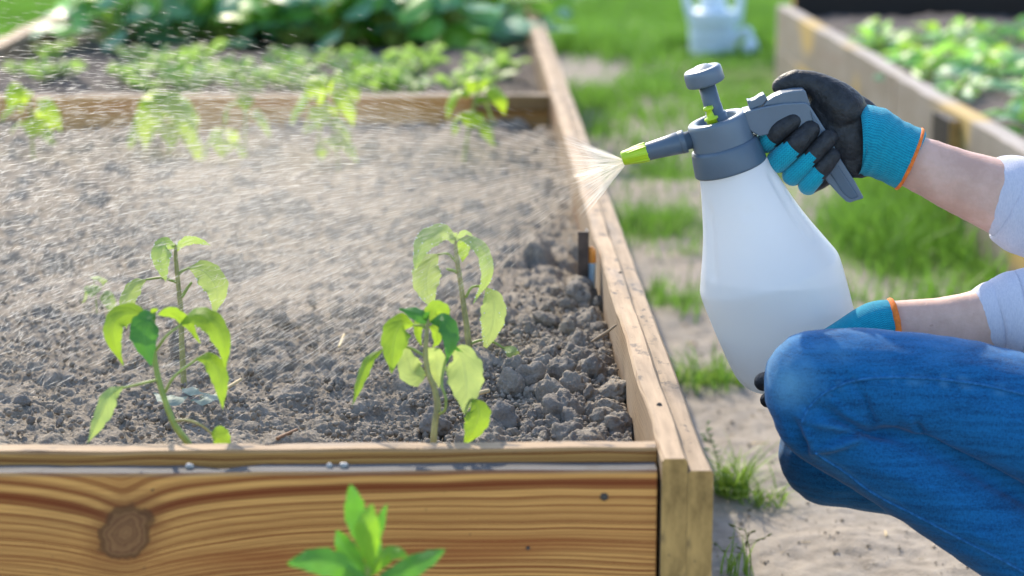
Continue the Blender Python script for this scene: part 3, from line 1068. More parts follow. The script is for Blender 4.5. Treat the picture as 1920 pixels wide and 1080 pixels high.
class Plant:
    """pixel-measured seedling standing at its own depth"""
    def __init__(self, name, depth, base, label, cat, group=None):
        self.d = depth
        p = px(*base, depth)
        self.root = empty(name, p)
        tag(self.root, label, cat, group)
        self.s = depth / F_PX

    def P(self, q):
        return px(q[0], q[1], self.d + (q[2] if len(q) > 2 else 0))

    def stem(self, pts, radii, mat, name='stem', n=10, m=28):
        pp = [self.P(q) for q in pts]
        V, F, UV, TT, AN = tube_data(pp, [r * self.s for r in radii], n, m)
        V = V + (fbm(V[:, 0] * 180, V[:, 1] * 180, V[:, 2] * 180, octaves=2, seed=5) * 0.0002)[:, None]
        return link(name, np_mesh(name, V, F, uv=UV), mat, self.root)

    def leaf(self, pts, w, mat, pet=None, pmat=None, pr=2.6, drops=0, **kw):
        lf = leaf([self.P(q) for q in pts], w * self.s, mat, self.root, **kw)
        if drops: lf_drops(lf, drops)
        if pet:
            pp = [self.P(q) for q in pet]
            V, F, UV, _, _ = tube_data(pp, [pr * self.s * 1.15] + [pr * self.s] * (len(pp) - 2) + [pr * self.s * 0.8], 8, 14)
            link('petiole', np_mesh('petiole', V, F, uv=UV), pmat or M_STEM, lf)
        return lf


# front left plant
A = Plant('pepper_seedling', 1.69, (355, 850), 'bright green pepper seedling bending left just behind the knotty end of the front board', 'seedling', 'pepper seedlings')
A.stem([(358, 862), (353, 833), (325, 791), (300, 721), (290, 672), (286, 620), (290, 588)], [7, 6.6, 6, 5.6, 5, 4.4, 3], M_STEM)
A.leaf([(285, 598), (245, 586, -.004), (214, 602, -.008), (212, 640, -.008), (232, 686, -.006)], 47, M_L_FRONT, roll=.35, fold=.2, seed=1)
A.leaf([(292, 590), (280, 598, -.012), (270, 628, -.018), (284, 688, -.018)], 58, M_L_DARK, roll=-.15, fold=.3, seed=2)
A.leaf([(294, 590), (322, 588, .002), (350, 608, .004), (376, 645, .006)], 32, M_L_FRONT, roll=.7, fold=.25, seed=3)
A.leaf([(338, 608), (368, 590, -.006), (402, 606, -.010), (420, 645, -.010), (424, 694, -.006)], 50, M_L_FRONT, pet=[(292, 658), (312, 630, -.002), (341, 608)], roll=-.55, fold=.3, seed=4)
A.leaf([(366, 673), (392, 674, -.006), (412, 705, -.008), (418, 768, -.008)], 38, M_L_FRONT, pet=[(309, 736), (327, 706, -.002), (368, 674)], roll=-.3, fold=.3, seed=5)
A.leaf([(232, 725), (206, 740, -.006), (190, 775, -.008), (163, 833, -.008)], 40, M_L_MIST, pet=[(295, 712), (262, 720, -.002), (231, 727)], roll=.3, fold=.35, seed=6)
A.leaf([(395, 811), (410, 818, -.004), (433, 842, -.004)], 40, M_L_FRONT, pet=[(323, 789), (352, 788, -.002), (378, 798, -.003), (397, 813)], pmat=M_STEM_W, roll=0, fold=.15, seed=7)
A.leaf([(290, 590), (288, 584), (296, 578, -.003)], 12, M_L_FRONT, roll=.6, seed=8)

# rear left plant
B = Plant('pepper_seedling', 2.05, (345, 722), 'pale thin pepper seedling behind the front left one, withered leaves at its foot', 'seedling', 'pepper seedlings')
B.stem([(346, 735), (345, 719), (341, 648), (339, 583), (333, 522), (329, 477), (330, 460)], [6, 5.6, 5.4, 5, 4.4, 3.6, 2.4], M_STEM_W)
B.leaf([(329, 465), (309, 458, -.006), (300, 482, -.010), (311, 530, -.010)], 42, M_L_MIST, roll=.2, fold=.3, seed=11, drops=26)
B.leaf([(331, 472), (346, 456, -.003), (370, 453, -.004), (397, 461, -.004)], 24, M_L_MIST, roll=.8, fold=.3, seed=12, drops=14)
B.leaf([(353, 501), (384, 509, -.006), (407, 543, -.009), (401, 592, -.009)], 52, M_L_PALE, pet=[(333, 516), (342, 508), (354, 502)], roll=-.25, fold=.2, seed=13, drops=20)
B.leaf([(275, 524), (254, 534, -.005), (236, 566, -.008), (237, 617, -.008)], 38, M_L_PALE, pet=[(331, 529), (303, 521), (275, 524)], roll=.4, fold=.25, seed=14, drops=16)
B.leaf([(330, 462), (324, 458), (320, 455)], 10, M_L_MIST, roll=.6, seed=15)
B.stem([(342, 556), (350, 542), (359, 530)], [3.4, 3, 2.4], M_STEM, name='petiole', m=8)

# front right plant
C3 = Plant('pepper_seedling', 1.70, (813, 848), 'bushiest pepper seedling with dark top leaves standing behind the front board', 'seedling', 'pepper seedlings')
C3.stem([(814, 862), (813, 830), (816, 790), (821, 765), (815, 730), (803, 701), (798, 664), (800, 625), (803, 600)], [7, 6.4, 6.2, 6.6, 5.6, 5, 4.6, 4, 3], M_STEM_W)
C3.leaf([(803, 606), (785, 588, -.004), (748, 579, -.006)], 34, M_L_DARK, roll=.7, fold=.3, seed=21)
C3.leaf([(804, 606), (815, 582, .004), (832, 585, .008), (838, 606, .010)], 36, M_L_FRONT, roll=.2, fold=.2, seed=22)
C3.leaf([(806, 604), (830, 602, -.010), (846, 630, -.014), (838, 682, -.014)], 40, M_L_DARK, roll=-.3, fold=.3, seed=23)
C3.leaf([(776, 610), (752, 608, -.008), (738, 640, -.012), (734, 702, -.012)], 56, M_L_FRONT, pet=[(801, 618), (790, 611), (776, 610)], roll=.15, fold=.25, seed=24)
C3.leaf([(718, 655), (692, 674, -.004), (676, 710, -.006), (660, 762, -.006)], 25, M_L_FRONT, pet=[(798, 668), (760, 650, .006), (718, 655)], roll=.5, fold=.3, seed=25)
C3.leaf([(798, 702), (776, 700, .010), (764, 676, .012), (762, 645, .012)], 50, M_L_PALE, roll=0, fold=.1, seed=26)
C3.leaf([(803, 652), (818, 670, .006), (820, 700, .008), (823, 728, .008)], 34, M_L_PALE, roll=.1, fold=.2, seed=27)
C3.leaf([(846, 656), (866, 670, .002), (874, 720, 0), (871, 778, -.002)], 72, M_L_PALE, pet=[(821, 776), (834, 770, -.006), (836, 745, -.008), (828, 720, -.006), (836, 675), (848, 656)], roll=-.1, fold=.2, seed=28)
C3.leaf([(886, 748), (898, 770, -.004), (890, 800, -.006), (870, 836, -.006)], 48, M_L_FRONT, pet=[(871, 768), (880, 752), (887, 748)], roll=-.1, fold=.2, seed=29)
C3.leaf([(800, 610), (786, 604, .006), (783, 625, .009), (790, 650, .009)], 20, M_L_FRONT, roll=.4, fold=.2, seed=30)
C3.leaf([(804, 612), (818, 620, .004), (820, 640, .006), (810, 652, .006)], 22, M_L_FRONT, roll=-.4, fold=.2, seed=31)
C3.leaf([(803, 602), (800, 592, -.004), (806, 583, -.006)], 14, M_L_DARK, roll=.5, seed=32)
C3.leaf([(838, 662), (852, 655, -.006), (868, 660, -.010)], 16, M_L_DARK, roll=.9, seed=33)

# rear right plant
D4 = Plant('pepper_seedling', 2.12, (880, 668), 'tall wilting pepper seedling with drooping wet leaves nearest to the spray', 'seedling', 'pepper seedlings')
D4.stem([(884, 690), (880, 654), (872, 591), (864, 534), (856, 481), (854, 455)], [6.4, 6, 5.4, 4.8, 4.4, 3.2], M_STEM_W)
D4.leaf([(856, 450), (828, 434, -.006), (796, 450, -.012), (784, 478, -.013), (777, 510, -.012)], 46, M_L_MIST, roll=.45, fold=.25, seed=41, drops=30)
D4.leaf([(822, 477), (804, 496, -.006), (798, 535, -.010), (812, 582, -.010)], 56, M_L_PALE, pet=[(854, 489), (840, 476), (822, 477)], roll=.15, fold=.2, seed=42, drops=34)
D4.leaf([(857, 448), (886, 450, -.008), (910, 476, -.012), (914, 520, -.012), (887, 570, -.010)], 34, M_L_MIST, roll=-.6, fold=.3, seed=43, drops=30)
D4.leaf([(857, 455), (868, 462, .004), (867, 492, .006)], 26, M_L_FRONT, roll=.2, fold=.2, seed=44)
D4.leaf([(855, 458), (850, 444, -.002), (858, 436, -.004)], 18, M_L_MIST, roll=.5, fold=.3, seed=45)
D4.leaf([(855, 452), (872, 438, -.002), (888, 444, -.004)], 18, M_L_MIST, roll=.9, fold=.3, seed=49)
D4.leaf([(911, 538), (926, 568, -.006), (922, 612, -.008), (907, 660, -.008)], 50, M_L_PALE, pet=[(874, 556), (886, 538), (911, 537)], roll=-.2, fold=.2, seed=46, drops=28)
D4.leaf([(943, 652), (963, 660, -.004), (958, 688, -.008), (926, 703, -.008)], 42, M_L_PALE, pet=[(879, 646), (901, 638), (926, 642), (944, 653)], roll=-.9, fold=.1, seed=47, drops=14)
D4.stem([(863, 514), (852, 508), (839, 505)], [3.4, 3.2, 2.8], M_STEM, name='petiole', m=8)


def ground_leaf(name, pts, w, mat, label, cat, group=None, lift=0.012, roll=0.0):
    pp = [onz(u, v, SOIL + lift + dz) for (u, v, dz) in pts]
    V, F, UV = leaf_data(pp, w, roll=roll, fold=.15, face=(0, -0.35, 1), wav=.08, seed=w * 900)
    o = link(name, np_mesh(name, V, F, uv=UV), mat)
    tag(o, label, cat, group)
    return o


ground_leaf('withered_leaf', [(353, 742, .004), (322, 748, .006), (288, 738, .002)], .016, M_L_DEAD, 'left pale withered leaf lying at the foot of the misted seedling', 'fallen leaf', 'withered leaves')
ground_leaf('withered_leaf', [(342, 728, .008), (368, 733, .010), (394, 741, .004)], .014, M_L_DEAD, 'upper pale withered leaf curling over two others at the foot of the misted seedling', 'fallen leaf', 'withered leaves')
ground_leaf('withered_leaf', [(404, 738, .005), (384, 748, .006), (358, 752, .002)], .016, M_L_DEAD, 'right pale withered leaf lying beside the short straw', 'fallen leaf', 'withered leaves')


def stick(name, a, b, r, mat, label, cat, z=0.012, mid=None):
    pts = [onz(a[0], a[1], SOIL + z)] + ([onz(mid[0], mid[1], SOIL + z + .004)] if mid else []) + [onz(b[0], b[1], SOIL + z)]
    o = tube(name, pts, [r] * len(pts), mat, n=8, m=10)
    tag(o, label, cat)


stick('straw', (404, 740), (451, 712), .0016, M_STRAW, 'short pale straw lying beside the withered leaves', 'straw')
stick('straw', (868, 745), (915, 733), .0022, M_STRAW, 'pale cut stalk lying right of the bushiest seedling', 'straw')
stick('straw', (636, 650), (645, 628), .0015, M_STRAW, 'tiny upright pale chip in the misted soil left of the right hand seedlings', 'straw', z=.016)
stick('straw', (520, 822), (556, 806), .0016, m_plain('brown_twig', (.20, .10, .045), .7, 200, .0003, .3, 50), 'brown twig lying behind the front board', 'twig')


def random_seedling(name, pos, h, nleaf, lw, mats, label, cat, group, seed, droop=1.0):
    rr = random.Random(seed)
    root = empty(name, pos)
    tag(root, label, cat, group)
    base = Vector(pos)
    lean = Vector((rr.uniform(-.25, .25), rr.uniform(-.2, .2), 0)) * h
    pts = [base + Vector((0, 0, -.02)), base + Vector((0, 0, h * .4)) + lean * .4, base + Vector((0, 0, h)) + lean]
    tube('stem', pts, [h * .028, h * .024, h * .014], M_STEM, root, n=8, m=12)
    for k in range(nleaf):
        f = 0.35 + 0.65 * k / max(1, nleaf - 1)
        st = base + Vector((0, 0, h * f)) + lean * f
        az = k * 2.4 + rr.uniform(-.4, .4)
        dr = Vector((math.cos(az), math.sin(az), 0))
        L = lw * rr.uniform(1.0, 1.5)
        p1 = st + dr * L * .45 + Vector((0, 0, L * rr.uniform(.1, .35)))
        p2 = st + dr * L * .85 + Vector((0, 0, -L * rr.uniform(0, .5) * droop))
        p3 = st + dr * L * 1.0 + Vector((0, 0, -L * rr.uniform(.3, 1.0) * droop))
        V, F, UV = leaf_data([st + dr * L * .15, p1, p2, p3], lw * rr.uniform(.85, 1.2), fold=.25, face=(rr.uniform(-.2, .2), -.25, 1), nu=10, nv=5, seed=k)
        link('leaf', np_mesh('leaf', V, F, uv=UV), rr.choice(mats), root)
    return root


BACKROW = [((62, 285), .10, 8, .036, 'blurred yellow green pepper seedling at the left edge below the divider board'),
           ((318, 282), .088, 11, .042, 'widest yellow leaved pepper seedling in the row by the divider board'),
           ((418, 300), .045, 5, .030, 'short green pepper seedling right of the yellow leaved one'),
           ((458, 268), .115, 5, .030, 'slim pepper seedling rising in front of the divider board between two leafier ones'),
           ((592, 285), .125, 9, .038, 'tall narrow pepper seedling before the middle of the divider board'),
           ((636, 305), .060, 5, .028, 'low drooping pepper seedling at the foot of the tall narrow one'),
           ((868, 288), .115, 7, .038, 'pepper seedling beside the light batten at the right end of the divider board')]
for k, (b, h, nl, lw, lab) in enumerate(BACKROW):
    p = onz(b[0], b[1], SOIL + .004)
    random_seedling('pepper_seedling', tuple(p), h, nl, lw, [M_L_FRONT, M_L_YEL, M_L_YEL], lab, 'seedling', 'pepper seedlings', 50 + k)
p = onz(182, 578, SOIL + .004)
random_seedling('weed_sprout', tuple(p), .03, 4, .018, [M_L_MIST], 'tiny sprout almost lost in the mist left of the seedlings', 'weed', None, 71)

# ------------------------------------------------------------------ stake, pipe, bits by the right wall
M_RUST = m_plain('rusty_iron', (0.055, 0.040, 0.032), 0.75, 160, 0.0006, 0.5, 70)
p_top, p_bot = px(1091, 392, 2.42), None
bm = bmesh.new()
b0 = onz(1093, 566, SOIL + .0)
zt = 0.355
for (dx0, dx1, dy0, dy1) in ((-.006, .006, 0, .003), (.003, .006, .0031, .02)):
    r = bmesh.ops.create_cube(bm, size=1.0)
    for v in r['verts']:
        v.co = Vector((dx0 + (v.co.x + .5) * (dx1 - dx0), dy0 + (v.co.y + .5) * (dy1 - dy0), -.12 + (v.co.z + .5) * (.12 + zt - b0.z)))
o = bm_obj('iron_stake', bm, M_RUST, None)
o.location = (b0.x, b0.y, b0.z)
tag(o, 'dark rusty iron angle stake driven in beside the right hand boards', 'stake')
q0, q1 = onz(1106, 562, SOIL), None
rootp = empty('plastic_pipe', tuple(q0))
tag(rootp, 'pale blue plastic tube with an orange top standing between stake and boards', 'tube')
tube('pipe', [q0 + Vector((0, 0, -.05)), q0 + Vector((.001, 0, .046))], [.0056, .0056], m_plain('blue_plastic', (.42, .62, .78), .35, 0, 0, .2, 60), rootp, n=14, m=6, round_ends=(False, False))
tube('pipe_cap', [q0 + Vector((.001, 0, .043)), q0 + Vector((.001, 0, .056))], [.0058, .0054], m_plain('orange_plastic', (.75, .28, .04), .45, 0, 0, .2, 60), rootp, n=14, m=6, round_ends=(False, True))
t0 = onz(1136, 628, ZI - .012)
o = tube('twig', [t0 + Vector((-.014, -.01, -.004)), t0 + Vector((-.003, 0, .0)), t0 + Vector((.010, .006, .008))], [.0012, .0017, .001], m_plain('dry_twig', (.24, .17, .10), .8, 200, .0004, .3, 50), n=8, m=10)
tag(o, 'short dry twig caught against the inside of the right hand boards', 'twig')
M_WHITE = m_plain('white_crumb', (.36, .355, .345), .6, 300, .0008, .1, 100)
for (u, v, r, lab) in ((355, 873, .0032, 'white pebble on the front ledge near the knot'), (617, 874, .0028, 'small white pebble on the front ledge, left of a close pair'), (645, 868, .0032, 'white pebble on the front ledge, right of a close pair')):
    p = onz(u, v, BED_TOP + r * .5)
    o = bpy.data.objects.new('pebble', None)
    bm = bmesh.new(); bmesh.ops.create_icosphere(bm, subdivisions=3, radius=1.0)
    for vv in bm.verts:
        c = vv.co
        vv.co = Vector((c.x, c.y * .8, c.z * .65)) * (r * (1 + .25 * float(vnoise(np.array([c.x * 1.7 + u]), np.array([c.y * 1.7]), np.array([c.z * 1.7]), 4)[0])))
    bpy.data.objects.remove(o)
    o = bm_obj('pebble', bm, M_WHITE, None, True)
    o.location = (p.x, YFF + TF1 * .6, BED_TOP + r * .45)
    tag(o, lab, 'pebble', 'white pebbles on the ledge')

# ================================================================== PLANTS BEHIND THE DIVIDER
M_CARROT = m_leaf('bed_seedling_leaf', (.14, .29, .07), (.20, .34, .10), (.34, .54, .12), veins=.15, tw=.5)


def frond_mesh(seed):
    r = np.random.default_rng(seed)
    parts = []
    for k in range(16):
        a = r.uniform(0, 6.283); L = r.uniform(.02, .045); rad = .028 * math.sqrt(r.uniform())
        b = Vector((math.cos(a) * rad, math.sin(a) * rad, r.uniform(.004, .028)))
        d = Vector((math.cos(a), math.sin(a), 0))
        parts.append(leaf_data([b, b + d * L * .5 + Vector((0, 0, L * .4)), b + d * L + Vector((0, 0, L * r.uniform(.1, .5)))], L * r.uniform(.35, .6), fold=.2, face=(0, -.55, .8), nu=6, nv=3, shape=ROUND_W)[:3])
        parts.append(tube_data([Vector((b.x * .3, b.y * .3, -.01)), b], [.0011, .0009], 5, 3)[:3])
    V, F, UV = merge(parts)
    me = np_mesh('seedling_clump', V, F, uv=UV)
    me.materials.append(M_CARROT)
    return me


FR = [frond_mesh(k) for k in range(5)]
rr = random.Random(12)
ROWS = ['thin farthest', 'far', 'short near', 'middle', 'near', 'nearest']
for row, (v, u0, u1) in enumerate(((118, 60, 170), (122, 250, 960), (142, 40, 130), (140, 235, 975), (158, 245, 965), (171, 230, 975))):
    u = u0
    cnt = 0
    while u < u1:
        p = onz(u + rr.uniform(-8, 8), v + rr.uniform(-7, 7), SOIL + .01)
        dens = .5 if v < 130 else .74
        if rr.random() < dens:
            o = bpy.data.objects.new('seedling_clump', rr.choice(FR)); COL.objects.link(o)
            o.location = p; o.rotation_euler = (0, 0, rr.uniform(0, 6.3)); s = rr.uniform(.7, 1.1); o.scale = (s, s, s * rr.uniform(.8, 1.2))
            if row in (0, 2):
                tag(o, '%s feathery clump from the left in the short %s row by the left side board' % (ORD[cnt], 'far' if row == 0 else 'near'), 'seedling', 'seedling clumps by the left board')
            else:
                w_ = {1: 'farthest', 3: 'second farthest', 4: 'second nearest', 5: 'nearest'}[row]
                tag(o, '%s feathery clump from the left in the %s long row behind the divider' % (ORD[cnt], w_), 'seedling', 'seedling clumps behind the divider')
            cnt += 1
        u += 42

M_BIG = [m_leaf('broad_leaf_%s' % n, a, b, c, veins=.3, tw=.5, rough=.42, spec=.5) for n, a, b, c in (
    ('blue', (.20, .42, .28), (.22, .42, .27), (.28, .58, .24)), ('green', (.15, .40, .10), (.20, .42, .14), (.32, .64, .10)), ('bright', (.17, .38, .05), (.22, .40, .09), (.38, .62, .07)))]


def leafy_proto(name, seed, nl, h, lw, mats):
    rr = random.Random(seed)
    root = empty(name)
    for k in range(nl):
        az = k * 2.4 + rr.uniform(-.3, .3)
        el = math.radians(rr.uniform(8, 75)) if k < nl * .75 else math.radians(rr.uniform(60, 88))
        dr = Vector((math.cos(az), math.sin(az), 0))
        L = h * rr.uniform(.75, 1.15)
        a = dr * .012
        b = dr * (L * .42 * math.cos(el)) + Vector((0, 0, L * .5 * math.sin(el)))
        c = dr * (L * .8 * math.cos(el) + .02) + Vector((0, 0, L * .82 * math.sin(el)))
        e = dr * (L * 1.05 * math.cos(el) + .05) + Vector((0, 0, L * .8 * math.sin(el) - L * rr.uniform(0, .2)))
        V, F, UV = leaf_data([b, c, e], lw * rr.uniform(.8, 1.2), fold=.15, face=(dr.x * .5, dr.y * .5 - .55, .8), nu=9, nv=5, shape=ROUND_W, wav=.06, seed=k)
        m = rr.choice(mats)
        lf = link('leaf', np_mesh('leaf', V, F, uv=UV), m, root)
        V, F, UV, _, _ = tube_data([a, b * .6 + a * .4, b], [.004, .0034, .0026], 6, 6)
        link('petiole', np_mesh('petiole', V, F, uv=UV), M_STEM, lf)
    return root


protos = [leafy_proto('leafy_vegetable', 30 + k, 22, .20, .10, [M_BIG[0], M_BIG[0], M_BIG[1], M_BIG[2]]) for k in range(3)]
used = [False] * 3
rr = random.Random(77)
for row, yy in enumerate((5.22, 5.50, 5.82, 6.2)):
    n = 7
    for k in range(n):
        i = rr.randrange(3)
        o = protos[i] if not used[i] else copy_tree(protos[i])
        used[i] = True
        x = XL + .15 + (X_IN - XL - .22) * (k + .5 * (row % 2) * .8 + .2) / n
        o.location = (x + rr.uniform(-.02, .02), yy + rr.uniform(-.05, .05), SOIL + .002)
        o.rotation_euler = (0, 0, rr.uniform(0, 6.3))
        s = rr.uniform(1.05, 1.35) * (.78 if row == 0 else 1); o.scale = (s, s, s)
        if row == 0:
            tag(o, '%s broad leaved vegetable from the left in the front row at the far end' % ORD[k], 'vegetable plant', 'leafy vegetables in the front row')
        else:
            tag(o, '%s broad leaved vegetable from the left in the crowded %s row at the far end' % (ORD[k], ORD[row]), 'vegetable plant', 'leafy vegetables in the crowded rows')

protos2 = [leafy_proto('salad_plant', 60 + k, 12, .085, .030, [M_BIG[1], M_BIG[1], M_BIG[0], M_BIG[2]]) for k in range(3)]
used = [False] * 3
for row in range(5):
    cnt = 0
    for k in range(19):
        yy = 2.85 + k * .185 + rr.uniform(-.06, .06)
        xx = XR + .13 + row * .17 + rr.uniform(-.04, .04)
        if yy > YR1 - .75 or rr.random() < .14: continue
        i = rr.randrange(3)
        o = protos2[i] if not used[i] else copy_tree(protos2[i])
        used[i] = True
        o.location = (xx, yy, ZR - .035)
        o.rotation_euler = (0, 0, rr.uniform(0, 6.3))
        s = rr.uniform(.65, 1.15); o.scale = (s, s, s)
        if row == 0:
            tag(o, '%s nearest small salad plant in the row close inside the weathered board' % ORD[cnt], 'salad plant', 'salad plants along the weathered board')
        else:
            tag(o, '%s nearest small salad plant in the %s row from the weathered board' % (ORD[cnt], ORD[row]), 'salad plant', 'salad plants inside the weathered bed')
        cnt += 1

# ------------------------------------------------------------------ foreground weed
M_WEED = m_leaf('weed_leaf', (.06, .21, .025), (.10, .26, .05), (.14, .40, .03), veins=.12, tw=.38, rough=.32, spec=.6)
M_WEED_Y = m_leaf('weed_leaf_young', (.13, .32, .025), (.16, .34, .05), (.26, .50, .03), veins=.12, tw=.45, rough=.35, spec=.5)
W = Plant('garden_weed', 1.475, (690, 1080), 'glossy bright green weed growing up in front of the knotty front board', 'weed')
wb = px(690, 1075, 1.475)
W.root.location = (wb.x, wb.y, 0)
V, F, UV, _, _ = tube_data([Vector((wb.x + .006, wb.y, -.01)), Vector((wb.x + .002, wb.y, wb.z * .5)), wb, px(692, 1030, 1.475)], [.0032, .0028, .0024, .0016], 8, 20)
link('stem', np_mesh('stem', V, F, uv=UV), M_STEM, W.root)
for pts, w, m, roll in (([(686, 1040), (668, 968, -.004), (664, 940, -.006), (657, 907, -.008)], 36, M_WEED, .25),
                        ([(694, 1066, -.012), (688, 1010, -.02), (690, 975, -.022), (698, 944, -.02)], 42, M_WEED_Y, -.1),
                        ([(704, 1030), (714, 984), (718, 965), (726, 944)], 15, M_WEED, .3),
                        ([(688, 1082), (656, 1040, .004), (642, 1016, .006), (631, 993, .006)], 34, M_WEED, .2),
                        ([(690, 1090, -.004), (640, 1062, -.014), (590, 1050, -.02), (538, 1057, -.024)], 46, M_WEED, .35),
                        ([(694, 1080, -.006), (722, 1042, -.016), (745, 1036, -.02), (768, 1048, -.022)], 27, M_WEED_Y, -.5),
                        ([(694, 1096), (745, 1074, -.008), (790, 1052, -.012), (836, 1030, -.014)], 38, M_WEED, -.45),
                        ([(702, 1060, .004), (708, 1035, .006), (712, 1008, .008)], 15, M_WEED, .3)):
    W.leaf(pts, w * 1.2, m, roll=roll, fold=.28, shape=LANCE_W, seed=w)
for k in range(9):
    az = k * 2.4; zz = .06 + k * .024
    b = Vector((wb.x + .003, wb.y, zz)); dr = Vector((math.cos(az), math.sin(az) * .6, 0))
    leaf([b, b + dr * .03 + Vector((0, 0, .014)), b + dr * .062 + Vector((0, 0, .012))], .017, M_WEED, W.root, fold=.25, face=(0, -.2, 1), shape=LANCE_W, seed=k)

# ------------------------------------------------------------------ grass tufts and seed heads by the bed corner
def tuft(name, centre, n, h, spread, width, label, cat, group, seed, leanrange=(.3, 1.5)):
    r = np.random.default_rng(seed)
    a = r.uniform(0, 2 * np.pi, n); rad = spread * np.sqrt(r.uniform(0, 1, n))
    xy = np.stack([np.cos(a) * rad, np.sin(a) * rad], -1)
    V, F, T, A_ = blades(xy, h * r.uniform(.4, 1.1, n), width * r.uniform(.6, 1.2, n), r.uniform(*leanrange, n), r.uniform(0, 1, n), np.zeros(n), 5)
    me = np_mesh(name, V, F); set_attr(me, 'tone', T); set_attr(me, 'along', A_)
    o = link(name, me, M_GRASS2); o.location = centre
    tag(o, label, cat, group)
    return o


def gp(u, v):
    p = onz(u, v, 0); return (p.x, p.y, float(ground_height(np.array([p.x]), np.array([p.y]))[0]))


tuft('grass_tuft', gp(1372, 932), 120, .085, .024, .0032, 'lush green grass tuft on the sand beside the bed corner', 'grass tuft', 'grass tufts on the sand', 1)
tuft('grass_tuft', gp(1432, 940), 45, .06, .03, .003, 'sprawling thin grass tuft pointing at the jeans', 'grass tuft', 'grass tufts on the sand', 2, (.8, 2.4))
tuft('grass_tuft', gp(1380, 1085), 26, .055, .02, .0024, 'sparse grass tuft on the sand at the lower frame edge', 'grass tuft', 'grass tufts on the sand', 3, (.1, .8))
tuft('grass_tuft', gp(1325, 735), 60, .06, .05, .003, 'blurred grass tuft under the bottle base', 'grass tuft', 'grass tufts on the sand', 4, (.2, 1.3))
M_SEED = m_plain('grass_seed_head', (.13, .15, .05), .7, 300, .0004, .4, 200)
M_SEED_G = m_plain('green_seed_head', (.09, .22, .04), .7, 300, .0004, .4, 200)


def seed_stalk(u0, v0, u1, v1, label, mat, nsp, spread, seed):
    rr = random.Random(seed)
    b = Vector(gp(u0, v0)); d = (b - CAM).dot(FWD)
    tip = px(u1, v1, d)
    root = empty('seeding_grass', tuple(b)); tag(root, label, 'grass stalk')
    mid = b.lerp(tip, .5) + Vector((.004, 0, 0))
    tube('stalk', [b, mid, tip], [.0009, .0008, .0005], M_STEM, root, n=6, m=12)
    parts = []
    for k in range(nsp):
        f = 1 - .5 * k / nsp
        st = b.lerp(tip, f)
        dr = Vector((rr.uniform(-1, 1), rr.uniform(-.5, .5), rr.uniform(-.1, .5))).normalized() * spread * rr.uniform(.2, 1) * (1.1 - f + .15)
        e = st + dr
        parts.append(tube_data([st, e], [.0003, .0003], 5, 3)[:3])
        parts.append(tube_data([e, e + dr.normalized() * .003, e + dr.normalized() * .006], [.0005, .0013, .0004], 6, 6)[:3])
    V, F, UV = merge(parts)
    link('seed_head', np_mesh('seed_head', V, F, uv=UV), mat, root)


seed_stalk(1404, 1100, 1397, 992, 'thin brownish seeding grass stalk standing alone on the sand at the lower edge', M_SEED, 14, .05, 4)
seed_stalk(1352, 925, 1324, 800, 'green seeding grass stalk rising beside the outer bed board', M_SEED_G, 16, .012, 5)

def path_litter():
    r = np.random.default_rng(33)
    bm = bmesh.new(); bmesh.ops.create_icosphere(bm, subdivisions=1, radius=1.0)
    bv = np.array([v.co[:] for v in bm.verts]); bf = np.array([[v.index for v in f.verts] for f in bm.faces]); bm.free()
    for nm, n, mat, sc, lab in (('path_grit', 2600, M_SOIL, (1, 1, .7), 'grit and crumbs of earth strewn over the sandy path'), ('dry_litter', 240, M_STRAW, (5, .5, .4), 'dry straw bits and dead blades strewn over the sandy path')):
        y = r.uniform(2.1, 5.5, n); x = r.uniform(XO + .02, XR - .03, n)
        rad = .0008 + .0022 * r.uniform(0, 1, n) ** 3
        a = r.uniform(0, 6.28, n)
        P = bv[None] * np.array(sc) * (rad[:, None, None]) * (1 + r.uniform(-.3, .3, (n, len(bv), 1)))
        ca, sa = np.cos(a)[:, None], np.sin(a)[:, None]
        Q = np.stack([P[..., 0] * ca - P[..., 1] * sa + x[:, None], P[..., 0] * sa + P[..., 1] * ca + y[:, None], P[..., 2] + (ground_height(x, y) + rad * .4 + .001)[:, None]], -1)
        F = (bf[None] + (np.arange(n) * len(bv))[:, None, None]).reshape(-1, 3)
        tag(link(nm, np_mesh(nm, Q.reshape(-1, 3), F), mat), lab, 'litter', kind='stuff')


path_litter()

# ------------------------------------------------------------------ far watering can
M_CAN = m_plain('pale_blue_plastic', (.74, .84, .92), .35, 0, 0, .08, 6)
wc = onz(1335, 108, 0)
can = empty('watering_can', tuple(wc)); tag(can, 'pale blue watering can standing in the tall grass behind the path', 'watering can')
prof = [(0, 0), (.068, 0), (.078, .006), (.08, .02), (.081, .05), (.079, .054), (.081, .058), (.083, .09), (.081, .094), (.083, .098), (.086, .15), (.088, .16), (.084, .165), (.05, .17), (0, .172)]
lathe('can_body', prof, M_CAN, can, 32)
V, F, UV, _, _ = tube_data([(-.07, 0, .12), (-.098, 0, .24), (-.06, 0, .33), (.0, 0, .35), (.062, 0, .33), (.095, 0, .24), (.088, 0, .13)], [.016, .014, .013, .013, .013, .014, .016], 12, 30)
link('handle', np_mesh('handle', V, F), M_CAN, can, world=False)
V, F, UV, _, _ = tube_data([(.06, -.02, .05), (.11, -.05, .10), (.13, -.07, .06), (.128, -.075, .05)], [.018, .014, .012, .012], 12, 16)
link('spout', np_mesh('spout', V, F), M_CAN, can, world=False)
V, F, UV, _, _ = tube_data([(.128, -.075, .055), (.124, -.085, .045)], [.02, .03], 16, 4)
link('rose', np_mesh('rose', V, F), M_CAN, can, world=False)
V, F, UV, _, _ = tube_data([(0, 0, .16), (0, 0, .2), (0, 0, .23)], [.05, .045, .04], 24, 6, round_ends=(False, False))
link('filler_neck', np_mesh('filler_neck', V, F), M_CAN, can, world=False)

